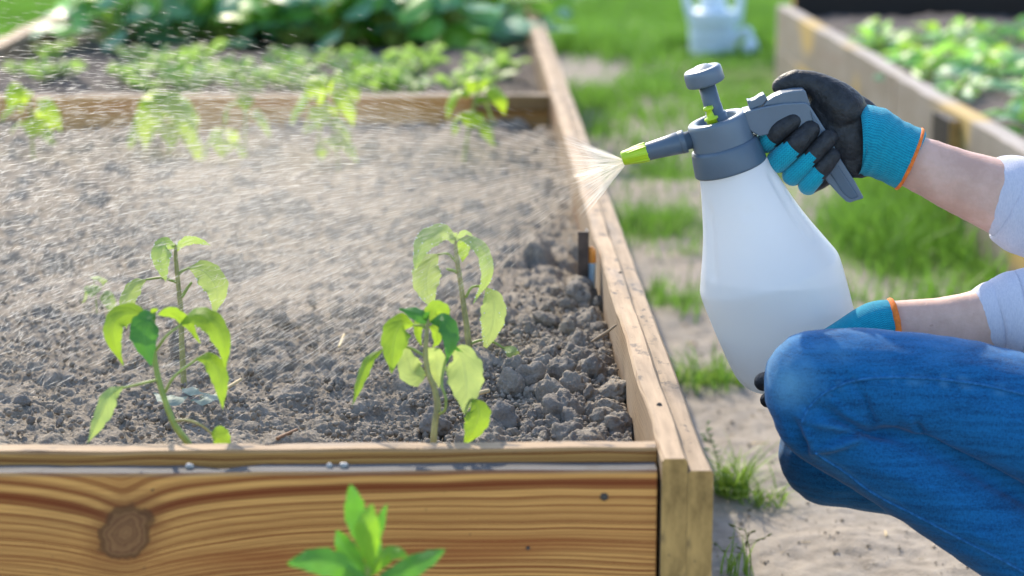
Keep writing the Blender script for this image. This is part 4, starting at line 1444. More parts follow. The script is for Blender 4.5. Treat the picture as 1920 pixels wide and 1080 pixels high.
# ================================================================== SPRAY BOTTLE
D0 = 2.0
SC = D0 / F_PX
O2 = (1370.0, 313.0)
PHI = math.radians(17.5)
LEAN = math.radians(3.0)
Fh = Vector((math.sin(YAW), math.cos(YAW), 0))
Z_UP = Vector((0, 0, 1)) * math.cos(LEAN) - Fh * math.sin(LEAN)
Y_BK = Fh * math.cos(LEAN) + Vector((0, 0, 1)) * math.sin(LEAN)
BX = RIGHT * math.cos(PHI) + Z_UP * math.sin(PHI)
BZ = Z_UP * math.cos(PHI) - RIGHT * math.sin(PHI)
B_ORG = px(*O2, D0)
B_M = Matrix(((BX.x, Y_BK.x, BZ.x, B_ORG.x), (BX.y, Y_BK.y, BZ.y, B_ORG.y), (BX.z, Y_BK.z, BZ.z, B_ORG.z), (0, 0, 0, 1)))
bottle = empty('spray_bottle')
bottle.matrix_basis = B_M
tag(bottle, 'white pressure spray bottle with grey pump head and lime nozzle held over the bed', 'spray bottle')
ZS = 1.02


def loc2(u, v):
    """pixel -> (x, z) in the bottle's own plane"""
    dx, dy = u - O2[0], v - O2[1]
    r = dx * math.cos(PHI) - dy * math.sin(PHI)
    s = dx * math.sin(PHI) + dy * math.cos(PHI)
    return r * SC, -s * SC * ZS


def m_hdpe():
    t = NT('translucent_white_plastic')
    n1 = t.noise(t.obj(), 30, 3)
    nrm = t.bump(n1, 0.15, 0.001)
    p = t.principled(Base_Color=(.73, .76, .80), Roughness=.34, Normal=nrm, Specular_IOR_Level=.5)
    tl = t.n('BsdfTranslucent', {'Color': (.80, .84, .90, 1)})
    mx = t.n('MixShader', {0: .42, 1: p.outputs[0], 2: tl.outputs[0]})
    return t.finish(mx.outputs[0])


def m_liquid():
    t = NT('spray_liquid')
    p = t.principled(Base_Color=(.93, .93, .90), Roughness=.4)
    tl = t.n('BsdfTranslucent', {'Color': (.96, .96, .93, 1)})
    mx = t.n('MixShader', {0: .8, 1: p.outputs[0], 2: tl.outputs[0]})
    return t.finish(mx.outputs[0])


M_HDPE, M_LIQ = m_hdpe(), m_liquid()
M_GREY = m_plain('blue_grey_plastic', (.080, .120, .170), .40, 900, .0002, .06, 30, strength=.25)
M_GREY_L = m_plain('blue_grey_plastic_light', (.120, .165, .220), .38, 900, .0002, .06, 30, strength=.25)
M_LIME = m_plain('lime_plastic', (.42, .62, .015), .38, 0, 0, .08, 60)

body_prof = [(-8, 58), (-3, 60), (0, 65), (6, 66.5), (20, 69), (55, 78.5), (90, 88), (120, 97.5), (150, 109), (175, 119.5), (192, 126.5), (204, 131.5), (213, 135), (222, 136.2), (245, 136), (270, 134.6), (300, 133), (337, 130),
             (370, 125.5), (394, 120.5), (408, 113.5), (418, 105), (426, 94), (430.5, 82), (432, 68), (432, 30), (428, 2)]


def bottle_shell(name, prof, mat, inset=0.0, n=96, dents=True):
    S = spline(np.array([(s, r) for s, r in prof], float), 110) if False else None
    ss = np.concatenate([np.linspace(prof[k][0], prof[k + 1][0], 6)[:-1] for k in range(len(prof) - 1)] + [[prof[-1][0]]])
    # arc interpolation keeps the corner rounding
    P = np.array(prof, float)
    seg = np.concatenate([[0], np.cumsum(np.linalg.norm(np.diff(P, axis=0), axis=1))])
    tt = np.concatenate([np.linspace(seg[k], seg[k + 1], 6)[:-1] for k in range(len(P) - 1)] + [[seg[-1]]])
    SS, RR = np.interp(tt, seg, P[:, 0]), np.interp(tt, seg, P[:, 1])
    for _ in range(4):
        SS[1:-1] = .25 * SS[:-2] + .5 * SS[1:-1] + .25 * SS[2:]; RR[1:-1] = .25 * RR[:-2] + .5 * RR[1:-1] + .25 * RR[2:]
    RR = np.maximum(.5, RR - inset)
    V = []
    for s, r in zip(SS, RR):
        off = 4 + 13 * min(1, max(0, s / 330.))
        for j in range(n):
            a = 2 * math.pi * j / n
            rr_ = r
            if dents:
                # moulded grip grooves and a thumb dimple
                for (ac, aw, s0, s1, dp) in ((math.radians(-150), .12, 60, 170, 4.5), (math.radians(-32), .14, 40, 155, 5.0), (math.radians(150), .12, 60, 170, 4.5), (math.radians(32), .14, 40, 155, 5)):
                    da = (a - ac + math.pi) % (2 * math.pi) - math.pi
                    if abs(da) < aw * 2:
                        ds = max(0, s0 - s, s - s1) / 14.
                        q = math.exp(-(da / aw) ** 4 - ds * ds)
                        rr_ -= dp * q
                da = (a + math.pi / 2 + .02 + math.pi) % (2 * math.pi) - math.pi
                q = ((da * r) / 13.) ** 2 + ((s - 72) / 12.) ** 2
                rr_ -= 1.6 * math.exp(-q * q)
            V.append(((off + rr_ * math.cos(a)) * SC, rr_ * math.sin(a) * SC * .96, -s * SC * ZS))
    me = np_mesh(name, V, grid_faces(len(SS), n, wrap=True)[:, ::-1])
    return link(name, me, mat, bottle, world=False)


bottle_shell('bottle_body', body_prof, M_HDPE)


def build_liquid():
    """the water inside stands level although the bottle is tilted"""
    lev = px(1450, 528, D0).z
    Minv = B_M.inverted()
    nl = (Minv.to_3x3() @ Vector((0, 0, 1))).normalized()
    n, rings = 64, 40
    V = []
    for k in range(rings + 1):
        s = 150 + (431 - 150) * (k / rings)
        r = np.interp(s, [p[0] for p in body_prof], [p[1] for p in body_prof]) - 3.0
        if k == rings: r = 60
        off = 4 + 13 * min(1, s / 330.)
        for j in range(n):
            a = 2 * math.pi * j / n
            V.append(Vector(((off + r * math.cos(a)) * SC, r * math.sin(a) * SC * .96, -s * SC * ZS)))
    bm = bmesh.new()
    bv = [bm.verts.new(v) for v in V]
    for f in grid_faces(rings + 1, n, wrap=True):
        bm.faces.new([bv[i] for i in f])
    bm.faces.new(bv[:n]); bm.faces.new(bv[-n:][::-1])
    pt = Minv @ Vector((B_ORG.x, B_ORG.y, lev))
    geom = bm.verts[:] + bm.edges[:] + bm.faces[:]
    bmesh.ops.bisect_plane(bm, geom=geom, plane_co=pt, plane_no=nl, clear_outer=True)
    ed = [e for e in bm.edges if e.is_boundary]
    bmesh.ops.holes_fill(bm, edges=ed)
    bmesh.ops.recalc_face_normals(bm, faces=bm.faces)
    bm_obj('liquid', bm, M_LIQ, bottle, False, world=False)


build_liquid()


def blathe(name, prof, mat, n=64):
    """prof in (radius px, s px), s down"""
    return lathe(name, [(r * SC, -s * SC * ZS) for r, s in prof], mat, bottle, n)


col_o = blathe('collar', [(40, 2), (67.5, 2), (69, 0), (69, -3), (67, -22), (64.5, -40), (62.5, -44.5), (58, -46), (40, -46)], M_GREY)
blathe('pump_head', [(58.2, -40), (57.8, -60), (57, -88), (56, -93), (53, -95.5), (47, -96), (40, -95.5), (37, -92), (36, -80), (24, -78), (1, -78)], M_GREY_L)
blathe('pump_shaft', [(21, -78), (21, -104), (17, -105), (17, -120), (16.2, -122), (16.2, -168), (1, -168)], M_GREY, 32)
blathe('pump_knob', [(1, -161), (30, -161), (34.5, -162.5), (36.5, -166), (36.2, -182), (35, -189), (32.5, -191.5), (27, -192), (23, -191), (20, -192.5), (12, -197), (1, -198.5)], M_GREY_L, 48)
vl = blathe('release_valve', [(1, -78), (10, -78), (10, -100), (13, -101), (13, -104), (7, -106), (5.6, -117), (9, -119), (10, -121), (9, -125), (1, -126)], M_LIME, 24)
vl.location = (-10 * SC, -24 * SC, 0)


def cyl_x(name, prof, mat, n=40, parent=bottle):
    """lathe round the nozzle axis: prof of (radius px, r px)"""
    V = []
    for rad, x in prof:
        for j in range(n):
            a = 2 * math.pi * j / n
            V.append((x * SC, math.cos(a) * rad * SC, math.sin(a) * rad * SC + 71 * SC * ZS - (x + 60) * 0.03 * SC))
    return link(name, np_mesh(name, V, grid_faces(len(prof), n, wrap=True)), mat, parent, world=False)


cyl_x('nozzle_tube', [(1, -40), (17, -40), (17, -66), (21.5, -67), (22, -68.5), (22, -76), (21.6, -77), (20.6, -77.5), (21.4, -78.5), (19, -105), (16.5, -143), (15.5, -145), (1, -145)], M_GREY)
tip_o = cyl_x('nozzle_tip', [(1, -140), (16.5, -141), (17, -143), (16, -158), (13.6, -186), (12.5, -189), (9, -190), (5, -189), (4, -186), (1, -186)], M_LIME)
# ribs round the lime tip
parts = []
for k in range(8):
    a = 2 * math.pi * k / 8
    pts = []
    for x, rad in ((-142, 17.2), (-160, 15.8), (-178, 14.0)):
        pts.append((x * SC, math.cos(a) * rad * SC, math.sin(a) * rad * SC + 71 * SC * ZS - (x + 60) * .03 * SC))
    parts.append(tube_data(pts, [2.0 * SC, 1.8 * SC, .8 * SC], 6, 8)[:3])
V, F, UV = merge(parts)
link('nozzle_rib', np_mesh('nozzle_rib', V, F), M_LIME, tip_o, world=False)


def extrude(name, poly, half, mat, bev=2.6, y0=0.0, parent=bottle):
    bm = bmesh.new()
    P = [loc2(*q) for q in poly]
    vs = [bm.verts.new((x, y0 - half * SC, z)) for x, z in P]
    f = bm.faces.new(vs)
    r = bmesh.ops.extrude_face_region(bm, geom=[f])
    for v in [e for e in r['geom'] if isinstance(e, bmesh.types.BMVert)]:
        v.co.y = y0 + half * SC
    bmesh.ops.recalc_face_normals(bm, faces=bm.faces)
    ed = [e for e in bm.edges if len(e.link_faces) == 2 and e.calc_face_angle(0) > .6]
    bmesh.ops.bevel(bm, geom=ed, offset=bev * SC, segments=3, profile=.5, affect='EDGES')
    o = bm_obj(name, bm, mat, parent, False, world=False)
    return o


extrude('handle', [(1388, 208), (1394, 205), (1430, 196), (1463, 190), (1500, 188), (1507, 190), (1513, 196), (1547, 246), (1574, 296), (1600, 334), (1618, 365), (1614, 367), (1592, 374), (1585, 372), (1572, 360), (1549, 336), (1515, 290),
                   (1490, 262), (1465, 250), (1440, 247), (1419, 251), (1401, 240)], 24, M_GREY_L)
extrude('handle_shell', [(1425, 197), (1434, 186), (1446, 178), (1460, 172), (1480, 168), (1500, 166), (1504, 169), (1514, 196), (1506, 193), (1463, 192)], 17, M_GREY_L)
extrude('trigger', [(1511, 200), (1525, 222), (1565, 300), (1608, 362), (1594, 368), (1578, 356), (1540, 300)], 27, M_GREY, 3)
extrude('lock_button', [(1397, 187), (1404, 187), (1412, 184), (1420, 178), (1428, 174), (1434, 184), (1426, 195), (1402, 204)], 13, M_GREY_L, 2)

# ================================================================== PERSON
def m_skin():
    t = NT('skin')
    o = t.pos()
    n1 = t.noise(o, 34, 5, .65); n2 = t.noise(o, 330, 3)
    col = t.mix(t.smooth(n1, .3, .7), (.54, .335, .262), (.67, .435, .355))
    fr = t.noise(o, 150, 1)
    col = t.mix(t.math('MULTIPLY', t.smooth(fr, .73, .79), .35), col, (.38, .2, .13))
    p = t.principled(Base_Color=col, Roughness=.5, Normal=t.bump(n2, .4, .0007), Specular_IOR_Level=.35)
    p.inputs['Subsurface Weight'].default_value = .12
    p.inputs['Subsurface Radius'].default_value = (.008, .003, .0015)
    p.inputs['Subsurface Scale'].default_value = .6
    return t.finish(p)


def m_denim():
    t = NT('blue_denim')
    o = t.pos()
    fade = t.attr('fade')
    w1 = t.noise(t.scaled(o, (900, 900, 330)), 1.0, 2)
    w2 = t.noise(t.scaled(o, (300, 300, 1100)), 1.0, 2)
    sl = t.noise(t.scaled(o, (22, 22, 260)), 1.0, 4)
    big = t.noise(o, 14, 5, .6)
    k = t.math('ADD', t.math('MULTIPLY', t.math('ADD', w1, w2), .45), t.math('MULTIPLY', sl, .52))
    k = t.math('SUBTRACT', k, .04)
    deep, mid_, light = (.002, .036, .115), (.006, .098, .255), (.13, .34, .52)
    col = t.ramp(k, [(.45, deep), (.66, mid_), (.9, tuple(c * 1.5 for c in mid_))])
    f = t.math('ADD', fade, t.math('MULTIPLY', t.math('SUBTRACT', big, .5), .5))
    f = t.math('MULTIPLY', t.smooth(f, .1, 1.0), t.math('ADD', .45, t.math('MULTIPLY', k, .55)))
    col = t.mix(f, col, light)
    nrm = t.bump(k, .7, .0006)
    return t.finish(t.principled(Base_Color=col, Roughness=.88, Normal=nrm, Specular_IOR_Level=.15, Sheen_Weight=.12))


def m_jersey():
    t = NT('pale_lilac_jersey')
    o = t.pos()
    k = t.noise(t.scaled(o, (900, 500, 250)), 1.0, 3)
    col = t.mix(t.smooth(k, .3, .7), (.50, .51, .61), (.58, .58, .67))
    return t.finish(t.principled(Base_Color=col, Roughness=.9, Normal=t.bump(k, .6, .0008), Specular_IOR_Level=.15, Sheen_Weight=.15))


M_SKIN, M_DENIM, M_JERSEY = m_skin(), m_denim(), m_jersey()
M_BLACK = m_plain('black_latex', (.018, .020, .024), .55, 270, .0014, .5, 140, spec=.42, strength=.9)
M_TEAL = m_knit('teal_knit', (.001, .14, .235), (.008, .36, .50), 76, 42, .0009)
M_TEAL_F = m_knit('teal_knit_finger', (.002, .22, .33), (.008, .38, .52), 26, 60, .0004)
M_ORANGE = m_plain('orange_edge', (.78, .18, .02), .8, 500, .0008, .2, 200)


def T3(spec, d, n=20, m=30, flat=1.0, flat_dir=None, ends=(True, True)):
    """spec: (u, v, r_px[, depth offset]) list"""
    pts, rad = [], []
    for q in spec:
        dd = d + (q[3] if len(q) > 3 else 0)
        pts.append(px(q[0], q[1], dd)); rad.append(q[2] * dd / F_PX)
    return tube_data(pts, rad, n, m, flat=flat, flat_dir=flat_dir, round_ends=ends)


person = empty('person', tuple(onz(2150, 1260, 0.0)))
tag(person, 'crouching person in blue jeans and pale lilac top, wearing black and teal gloves', 'person')
DL, DF, DA = 1.82, 2.12, 2.0          # near leg, far leg, spraying arm
fdir = tuple(FWD)
arm1 = T3([(1655, 276, 50), (1710, 303, 53), (1800, 340, 62), (1890, 374, 72), (2010, 425, 76, .02), (2080, 380, 76, .03), (2200, 200, 82, .02), (2230, 120, 90)], DA, flat=.82, flat_dir=fdir)
arm2 = T3([(1662, 606, 41), (1680, 605, 42), (1720, 604, 46), (1800, 602, 54), (1880, 590, 64), (1985, 580, 74), (2090, 470, 80, .02), (2200, 240, 86, .04), (2240, 140, 90, .04)], 1.955, flat=.85, flat_dir=fdir)
torso = T3([(2400, 900, 190, .12), (2420, 780, 200, .12), (2400, 560, 200, .11), (2340, 340, 210, .1), (2290, 160, 200, .09), (2270, 90, 110, .09)], 1.9, n=24, flat=1.15, flat_dir=fdir)
neck = T3([(2270, 120, 75, .09), (2240, 30, 70, .09), (2220, -40, 72, .09)], 1.9)
head = T3([(2215, -20, 80, .09), (2200, -90, 128, .09), (2205, -180, 142, .09), (2220, -240, 120, .09)], 1.9, n=24, flat=.86, flat_dir=fdir)
nose = T3([(2085, -120, 14, .09), (2062, -80, 17, .09), (2080, -66, 14, .09)], 1.9)
chin = T3([(2140, 10, 45, .09), (2100, 0, 32, .09)], 1.9)
ears = [T3([(2225, -130, 22, dd), (2228, -90, 16, dd)], 1.9) for dd in (.03, .15)]
me = remeshed([arm1[:2], arm2[:2], torso[:2], neck[:2], head[:2], nose[:2], chin[:2]] + [e[:2] for e in ears], .006, 5)
_co, _no = mesh_co(me), mesh_no(me)
set_co(me, _co + _no * (.0012 * fbm(_co[:, 0] * 22, _co[:, 1] * 60, _co[:, 2] * 60, octaves=2, seed=19))[:, None])
link('body', me, M_SKIN, person)
hair = remeshed([T3([(2240, -60, 120, .09), (2250, -160, 150, .09), (2235, -240, 140, .09), (2180, -270, 100, .09)], 1.9, n=24)[:2], T3([(2330, -120, 60, .09), (2380, 0, 66, .09), (2390, 120, 40, .09)], 1.9)[:2]], .006, 4)
link('hair', hair, m_plain('brown_hair', (.09, .05, .028), .5, 200, .002, .4, 60), person)
for dd in (.052, .128):
    V, F, UV, _, _ = T3([(2096, -128, 9, dd), (2094, -128, 9, dd)], 1.9)
    link('eye', np_mesh('eye', V, F), m_plain('eye_dark', (.05, .04, .035), .2), person)
V, F, UV, _, _ = T3([(2092, -38, 5, .07), (2082, -38, 7, .09), (2092, -38, 5, .11)], 1.9)
link('mouth', np_mesh('mouth', V, F), m_plain('lips', (.45, .17, .15), .45), person)


# --- jeans
def build_jeans():
    near = [T3([(1532, 716, 99), (1610, 722, 107), (1700, 736, 115), (1810, 760, 122), (1920, 795, 133), (2120, 850, 158), (2380, 900, 190, .08)], DL, n=28, m=60)[:2],
            T3([(1530, 720, 97), (1548, 768, 92), (1620, 824, 86), (1700, 882, 84), (1800, 950, 84), (1908, 1030, 82), (2040, 1130, 70), (2150, 1225, 52)], DL, n=28, m=60)[:2],
            T3([(1514, 735, 80, -.004), (1530, 765, 82, -.004)], DL)[:2]]
    far = [T3([(1566, 846, 102), (1640, 838, 110), (1750, 830, 120), (1920, 840, 135), (2150, 870, 160), (2390, 900, 190, -.06)], DF, n=28, m=50)[:2],
           T3([(1562, 850, 102), (1640, 870, 92), (1720, 895, 84), (1850, 960, 82), (2000, 1060, 72), (2120, 1130, 54)], DF, n=28, m=50)[:2]]
    seat = [T3([(2340, 890, 190, .14), (2420, 900, 205, .14), (2440, 820, 200, .14)], DL, n=28)[:2]]
    me = remeshed(near + far + seat, .0024, 5)
    co = mesh_co(me); no = mesh_no(me)
    # image-plane coordinates of the near leg, for folds that sit on the cloth itself
    rel = co - np.array(CAM)
    dep = rel @ np.array(FWD)
    U = 960 + F_PX * (rel @ np.array(RIGHT)) / dep
    Vv = 540 - F_PX * (rel @ np.array(UPV)) / dep
    nearm = np.clip((1.99 - dep) / .05, 0, 1)
    disp = np.zeros(len(co))

    def line_d(pts):
        P = np.array(pts, float)
        best = np.full(len(co), 1e9); par = np.zeros(len(co))
        for k in range(len(P) - 1):
            a, b = P[k], P[k + 1]
            ab = b - a
            t = np.clip(((U - a[0]) * ab[0] + (Vv - a[1]) * ab[1]) / ab.dot(ab), 0, 1)
            d = np.hypot(U - a[0] - t * ab[0], Vv - a[1] - t * ab[1])
            m = d < best
            best[m] = d[m]; par[m] = ((k + t) / (len(P) - 1))[m]
        return best, par

    for pts, w, amp in (([(1560, 806), (1640, 813), (1740, 833), (1830, 878), (1920, 925), (2010, 965)], 7, -.0060), ([(1600, 810), (1640, 813), (1740, 833), (1830, 878), (1920, 925), (2010, 965)], 20, -.0040), ([(1590, 700), (1622, 750), (1640, 806)], 7, -.0022), ([(1535, 765), (1590, 795), (1640, 812), (1700, 816)], 8, -.0030), ([(1512, 790), (1560, 800), (1620, 816)], 7, .0022),
                        ([(1548, 745), (1600, 785), (1640, 806)], 7, .0020), ([(1640, 812), (1600, 826), (1560, 838), (1525, 842)], 8, .0026), ([(1560, 822), (1600, 815), (1650, 818)], 7, -.0022),
                        ([(1505, 800), (1525, 830), (1530, 850)], 9, .0026), ([(1716, 790), (1733, 822)], 6, -.0020), ([(1690, 770), (1712, 800)], 10, .0012), ([(1480, 780), (1500, 815), (1520, 850)], 10, -.002),
                        ([(1460, 800), (1520, 870), (1600, 920)], 12, .0018), ([(1620, 870), (1700, 900), (1760, 930)], 14, .0012), ([(1820, 1000), (1880, 1020)], 12, .0015)):
        d, t = line_d(pts)
        env = np.sin(np.clip(t, .03, .97) * np.pi) ** .5
        disp += (amp if abs(amp) > .0035 else amp * 2.4) * np.exp(-(d / w) ** 2) * env * nearm
    disp += .0010 * fbm(co[:, 0] * 22, co[:, 1] * 22, co[:, 2] * 22, octaves=3, seed=91)
    disp += .0007 * vnoise(co[:, 0] * 60, co[:, 1] * 60, co[:, 2] * 120, seed=93)
    # puckers above the seam
    seam = [(1505, 790), (1515, 768), (1540, 742), (1572, 724), (1612, 712), (1680, 708), (1760, 712), (1840, 722), (1930, 742), (2030, 765)]
    ds, ts = line_d(seam)
    puck = np.sin(ts * 95 + 2 * vnoise(U * .02, Vv * .02, seed=5)) * np.exp(-((ds - 9) / 13) ** 2)
    disp += .0007 * puck * nearm
    set_co(me, co + no * disp[:, None])
    fade = np.exp(-(((U - 1480) / 70) ** 2 + ((Vv - 690) / 100) ** 2)) * .75 * nearm
    fade = np.maximum(fade, .36 * np.exp(-((ds - 6) / 11) ** 2) * (.55 + .45 * np.clip(puck, -1, 1)) * nearm)
    fade = np.maximum(fade, .5 * np.exp(-(((Vv - 660) / 40) ** 2)) * (U > 1480) * np.clip(1.2 - (U - 1500) / 400, .25, 1) * nearm)
    for pts in ([(1512, 790), (1560, 800), (1620, 816)], [(1640, 812), (1600, 826), (1560, 838), (1525, 842)], [(1505, 800), (1525, 830), (1530, 850)]):
        d, t = line_d(pts)
        fade = np.maximum(fade, .32 * np.exp(-(d / 7) ** 2) * nearm)
    dc, tc = line_d([(1530, 850), (1580, 882), (1640, 926), (1720, 968), (1800, 1010), (1900, 1062)])
    fade = np.maximum(fade, .35 * np.exp(-((dc - 5) / 6) ** 2) * nearm)
    fade = fade * (.8 + .35 * fbm(co[:, 0] * 30, co[:, 1] * 30, co[:, 2] * 30, octaves=3, seed=95))
    set_attr(me, 'fade', np.clip(fade, 0, 1))
    jo = link('jeans', me, M_DENIM, person)
    # seams lie on the cloth
    bvh = BVHTree.FromPolygons([tuple(v) for v in mesh_co(me)], [tuple(p.vertices) for p in me.polygons])
    M_SEAM = m_plain('denim_seam', (.022, .125, .30), .9, 500, .0006, .35, 300, spec=.1)
    for pts in (seam, [(1530, 850), (1548, 862), (1580, 882), (1640, 926), (1720, 968), (1800, 1010), (1900, 1062), (1990, 1115)]):
        S = spline(np.array(pts, float), 70)
        out = []
        for (u, v) in S:
            d = (px(u, v, 1.0) - CAM).normalized()
            h = bvh.ray_cast(CAM, d)
            if h[0] is not None:
                out.append(h[0] + h[1] * .0004)
        if len(out) > 5:
            V, F, UV, _, _ = tube_data(out, [.0013] * len(out), 8, 140)
            link('seam', np_mesh('seam', V, F, uv=UV), M_SEAM, jo)


build_jeans()

# --- top: torso and sleeves, pushed up to the elbows
def build_shirt():
    s1 = T3([(1896, 375, 80), (1915, 385, 84), (1960, 405, 86), (2015, 425, 88, .02), (2080, 380, 90, .03), (2200, 200, 98, .02), (2240, 120, 105)], DA, n=28, m=50, flat=.86, flat_dir=fdir)
    s2 = T3([(1872, 588, 66), (1890, 586, 75), (1930, 582, 84), (1990, 575, 92), (2095, 465, 96, .02), (2210, 235, 104, .04), (2250, 140, 106, .04)], 1.955, n=28, m=50, flat=.88, flat_dir=fdir)
    tr = T3([(2410, 880, 208, .12), (2430, 760, 222, .12), (2400, 540, 222, .11), (2340, 320, 232, .1), (2300, 150, 212, .09), (2280, 95, 140, .09)], 1.9, n=28, flat=1.15, flat_dir=fdir)
    me = remeshed([s1[:2], s2[:2], tr[:2]], .004, 4)
    co, no = mesh_co(me), mesh_no(me)
    f = .0022 * np.sin(co[:, 0] * 150 + 5 * fbm(co[:, 0] * 9, co[:, 1] * 9, co[:, 2] * 14, octaves=2, seed=7)) * np.clip((1.4 * fbm(co[:, 0] * 6, co[:, 1] * 6, co[:, 2] * 6, octaves=2, seed=8) + .5), 0, 1)
    f += .0018 * fbm(co[:, 0] * 18, co[:, 1] * 18, co[:, 2] * 18, octaves=3, seed=9)
    set_co(me, co + no * f[:, None])
    sh = link('shirt', me, M_JERSEY, person)
    # rolled hem bands
    for spec, d, fl in (([(1893, 372, 77), (1899, 375, 84), (1930, 392, 89), (1944, 398, 88)], DA, .9), ([(1866, 590, 62), (1871, 589, 68), (1890, 587, 77), (1904, 586, 80)], 1.955, .92)):
        V, F, UV, _, _ = T3(spec, d, n=48, m=16, flat=fl, flat_dir=fdir, ends=(False, False))
        V = V + (.0009 * fbm(V[:, 0] * 60, V[:, 1] * 60, V[:, 2] * 60, octaves=2, seed=3))[:, None] * np.array([0.3, 0.3, 1])
        link('sleeve_hem', np_mesh('sleeve_hem', V, F, uv=UV), M_JERSEY, sh)


build_shirt()

# --- shoes
M_SHOE = m_plain('grey_shoe', (.22, .22, .24), .6, 300, .0008, .15, 60)
M_SOLE = m_plain('white_sole', (.7, .7, .68), .6)
for (u, v, d) in ((2150, 1225, DL), (2120, 1140, DF)):
    a = px(u, v, d)
    up = remeshed([tube_data([Vector((a.x + .03, a.y, .05)), Vector((a.x - .02, a.y, .055)), Vector((a.x - .10, a.y, .043)), Vector((a.x - .16, a.y, .032))], [.036, .04, .037, .026], 16, 16)[:2],
                   tube_data([Vector((a.x, a.y, .05)), Vector((a.x, a.y, max(.09, a.z - .02)))], [.035, .036], 16, 8)[:2]], .005, 3)
    so = link('shoe', up, M_SHOE, person)
    V, F, UV, _, _ = tube_data([Vector((a.x + .04, a.y, .012)), Vector((a.x - .06, a.y, .012)), Vector((a.x - .17, a.y, .014))], [.038, .042, .03], 16, 14, flat=.3, flat_dir=(0, 0, 1))
    link('sole', np_mesh('sole', V, F), M_SOLE, so)


# --- gloves
def finger(spec, d, teal_dir, tr, cth, n=18, m=34):
    """returns V,F,UV,material index per face; teal on the knitted back"""
    V, F, UV, TT, AN = T3(spec, d, n=n, m=m)
    pts = np.array([list(px(q[0], q[1], d + (q[3] if len(q) > 3 else 0))) for q in spec])
    S = spline(pts, 200)
    dd = np.array(RIGHT) * teal_dir[0] + np.array(UPV) * teal_dir[1] - np.array(FWD) * teal_dir[2]
    dd /= np.linalg.norm(dd)
    cen = V.reshape(-1, n, 3).mean(1)
    C = np.repeat(cen, n, 0)
    N = V - C; N /= np.linalg.norm(N, axis=1)[:, None] + 1e-9
    # wrinkles at the joints and grainy skin
    wr = .00022 * np.sin(TT * 60) * np.exp(-((TT - .55) / .12) ** 2) + .0004 * fbm(V[:, 0] * 120, V[:, 1] * 120, V[:, 2] * 120, octaves=2, seed=3)
    V = V + N * wr[:, None]
    lim = cth + .35 * np.clip((np.abs(TT - (tr[0] + tr[1]) / 2) / ((tr[1] - tr[0]) / 2)), 0, 1.5) ** 3
    teal = (N @ dd > lim) & (TT > tr[0]) & (TT < tr[1])
    fm = teal[F].sum(1) >= 2
    return V, F, UV, fm.astype(int)


def glove_mesh(blobs, fingers, voxel=.0016):
    me0 = remeshed([b[:2] for b in blobs], voxel, 6)
    co, no = mesh_co(me0), mesh_no(me0)
    set_co(me0, co + no * (.0007 * fbm(co[:, 0] * 70, co[:, 1] * 70, co[:, 2] * 70, octaves=3, seed=15))[:, None])
    V0 = mesh_co(me0)
    F0 = np.array([list(p.vertices) if len(p.vertices) == 4 else list(p.vertices) + [p.vertices[-1]] for p in me0.polygons])
    bpy.data.meshes.remove(me0)
    Vs, Fs, Us, Ms, off = [V0], [F0], [np.zeros((len(V0), 2))], [np.zeros(len(F0), int)], len(V0)
    for (V, F, UV, fm) in fingers:
        Vs.append(V); Fs.append(F + off); Us.append(UV); Ms.append(fm); off += len(V)
    return np_mesh('glove', np.vstack(Vs), np.vstack(Fs), uv=np.vstack(Us), fmat=np.concatenate(Ms))


tdir = (-.75, -.62, .45)
palm = [T3([(1556, 196, 40, -.003), (1585, 232, 56, -.003), (1606, 275, 54, -.002), (1598, 300, 34, -.001)], DA, n=24, flat=.48, flat_dir=fdir),
        T3([(1545, 178, 34, .004), (1572, 205, 50, .006), (1598, 250, 58, .006), (1612, 285, 50, .004)], DA, n=24, flat=.52, flat_dir=fdir),
        T3([(1588, 200, 34, .010), (1620, 235, 44, .008), (1618, 272, 50, .006)], DA, n=24, flat=.6, flat_dir=fdir),
        T3([(1596, 278, 40, .0), (1602, 298, 32, .0), (1588, 312, 18, .0)], DA, n=24, flat=.7, flat_dir=fdir),
        # ball and thumb lying along the top of the handle
        T3([(1580, 205, 44, -.002), (1556, 180, 36, -.004), (1532, 161, 26, -.005), (1512, 154, 23, -.004), (1490, 153, 22.5, -.003), (1472, 158, 19.5, -.002), (1463, 162, 16, -.001)], DA, n=24, m=40),
        # knuckles behind the handle
        T3([(1560, 200, 30, .026), (1580, 250, 32, .026), (1590, 290, 30, .024)], DA, n=24)]
fing = [finger([(1560, 205, 21, .026), (1480, 240, 21, .028), (1442, 263, 21, .018), (1440, 264, 21, -.002), (1460, 246, 20, -.017), (1486, 226, 17.5, -.019)], DA, tdir, (.50, .80), .28),
        finger([(1575, 232, 22, .028), (1500, 275, 22, .030), (1464, 299, 22.5, .018), (1462, 299, 22.5, -.004), (1490, 274, 21.5, -.020), (1519, 244, 18.5, -.021)], DA, tdir, (.48, .83), .22),
        finger([(1585, 262, 20, .028), (1525, 305, 20, .030), (1492, 325, 20.5, .018), (1490, 325, 20, -.002), (1522, 294, 18.5, -.020), (1554, 259, 16.5, -.023)], DA, tdir, (.48, .82), .25),
        finger([(1592, 292, 18, .026), (1548, 330, 18, .028), (1519, 345, 18.5, .016), (1517, 344, 18.5, -.002), (1537, 322, 17, -.018), (1561, 293, 15.5, -.022)], DA, tdir, (.46, .84), .2)]
gl = link('glove', glove_mesh(palm, fing), [M_BLACK, M_TEAL_F], person)
gl['label'] = 'black coated teal glove gripping the spray handle'
V, F, UV, TT, _ = T3([(1610, 262, 58), (1622, 262, 66, 0), (1640, 268, 66), (1662, 278, 61), (1684, 288, 60), (1705, 298, 61), (1707, 299, 57), (1690, 291, 54)], DA, n=64, m=60, flat=.84, flat_dir=fdir, ends=(False, False))
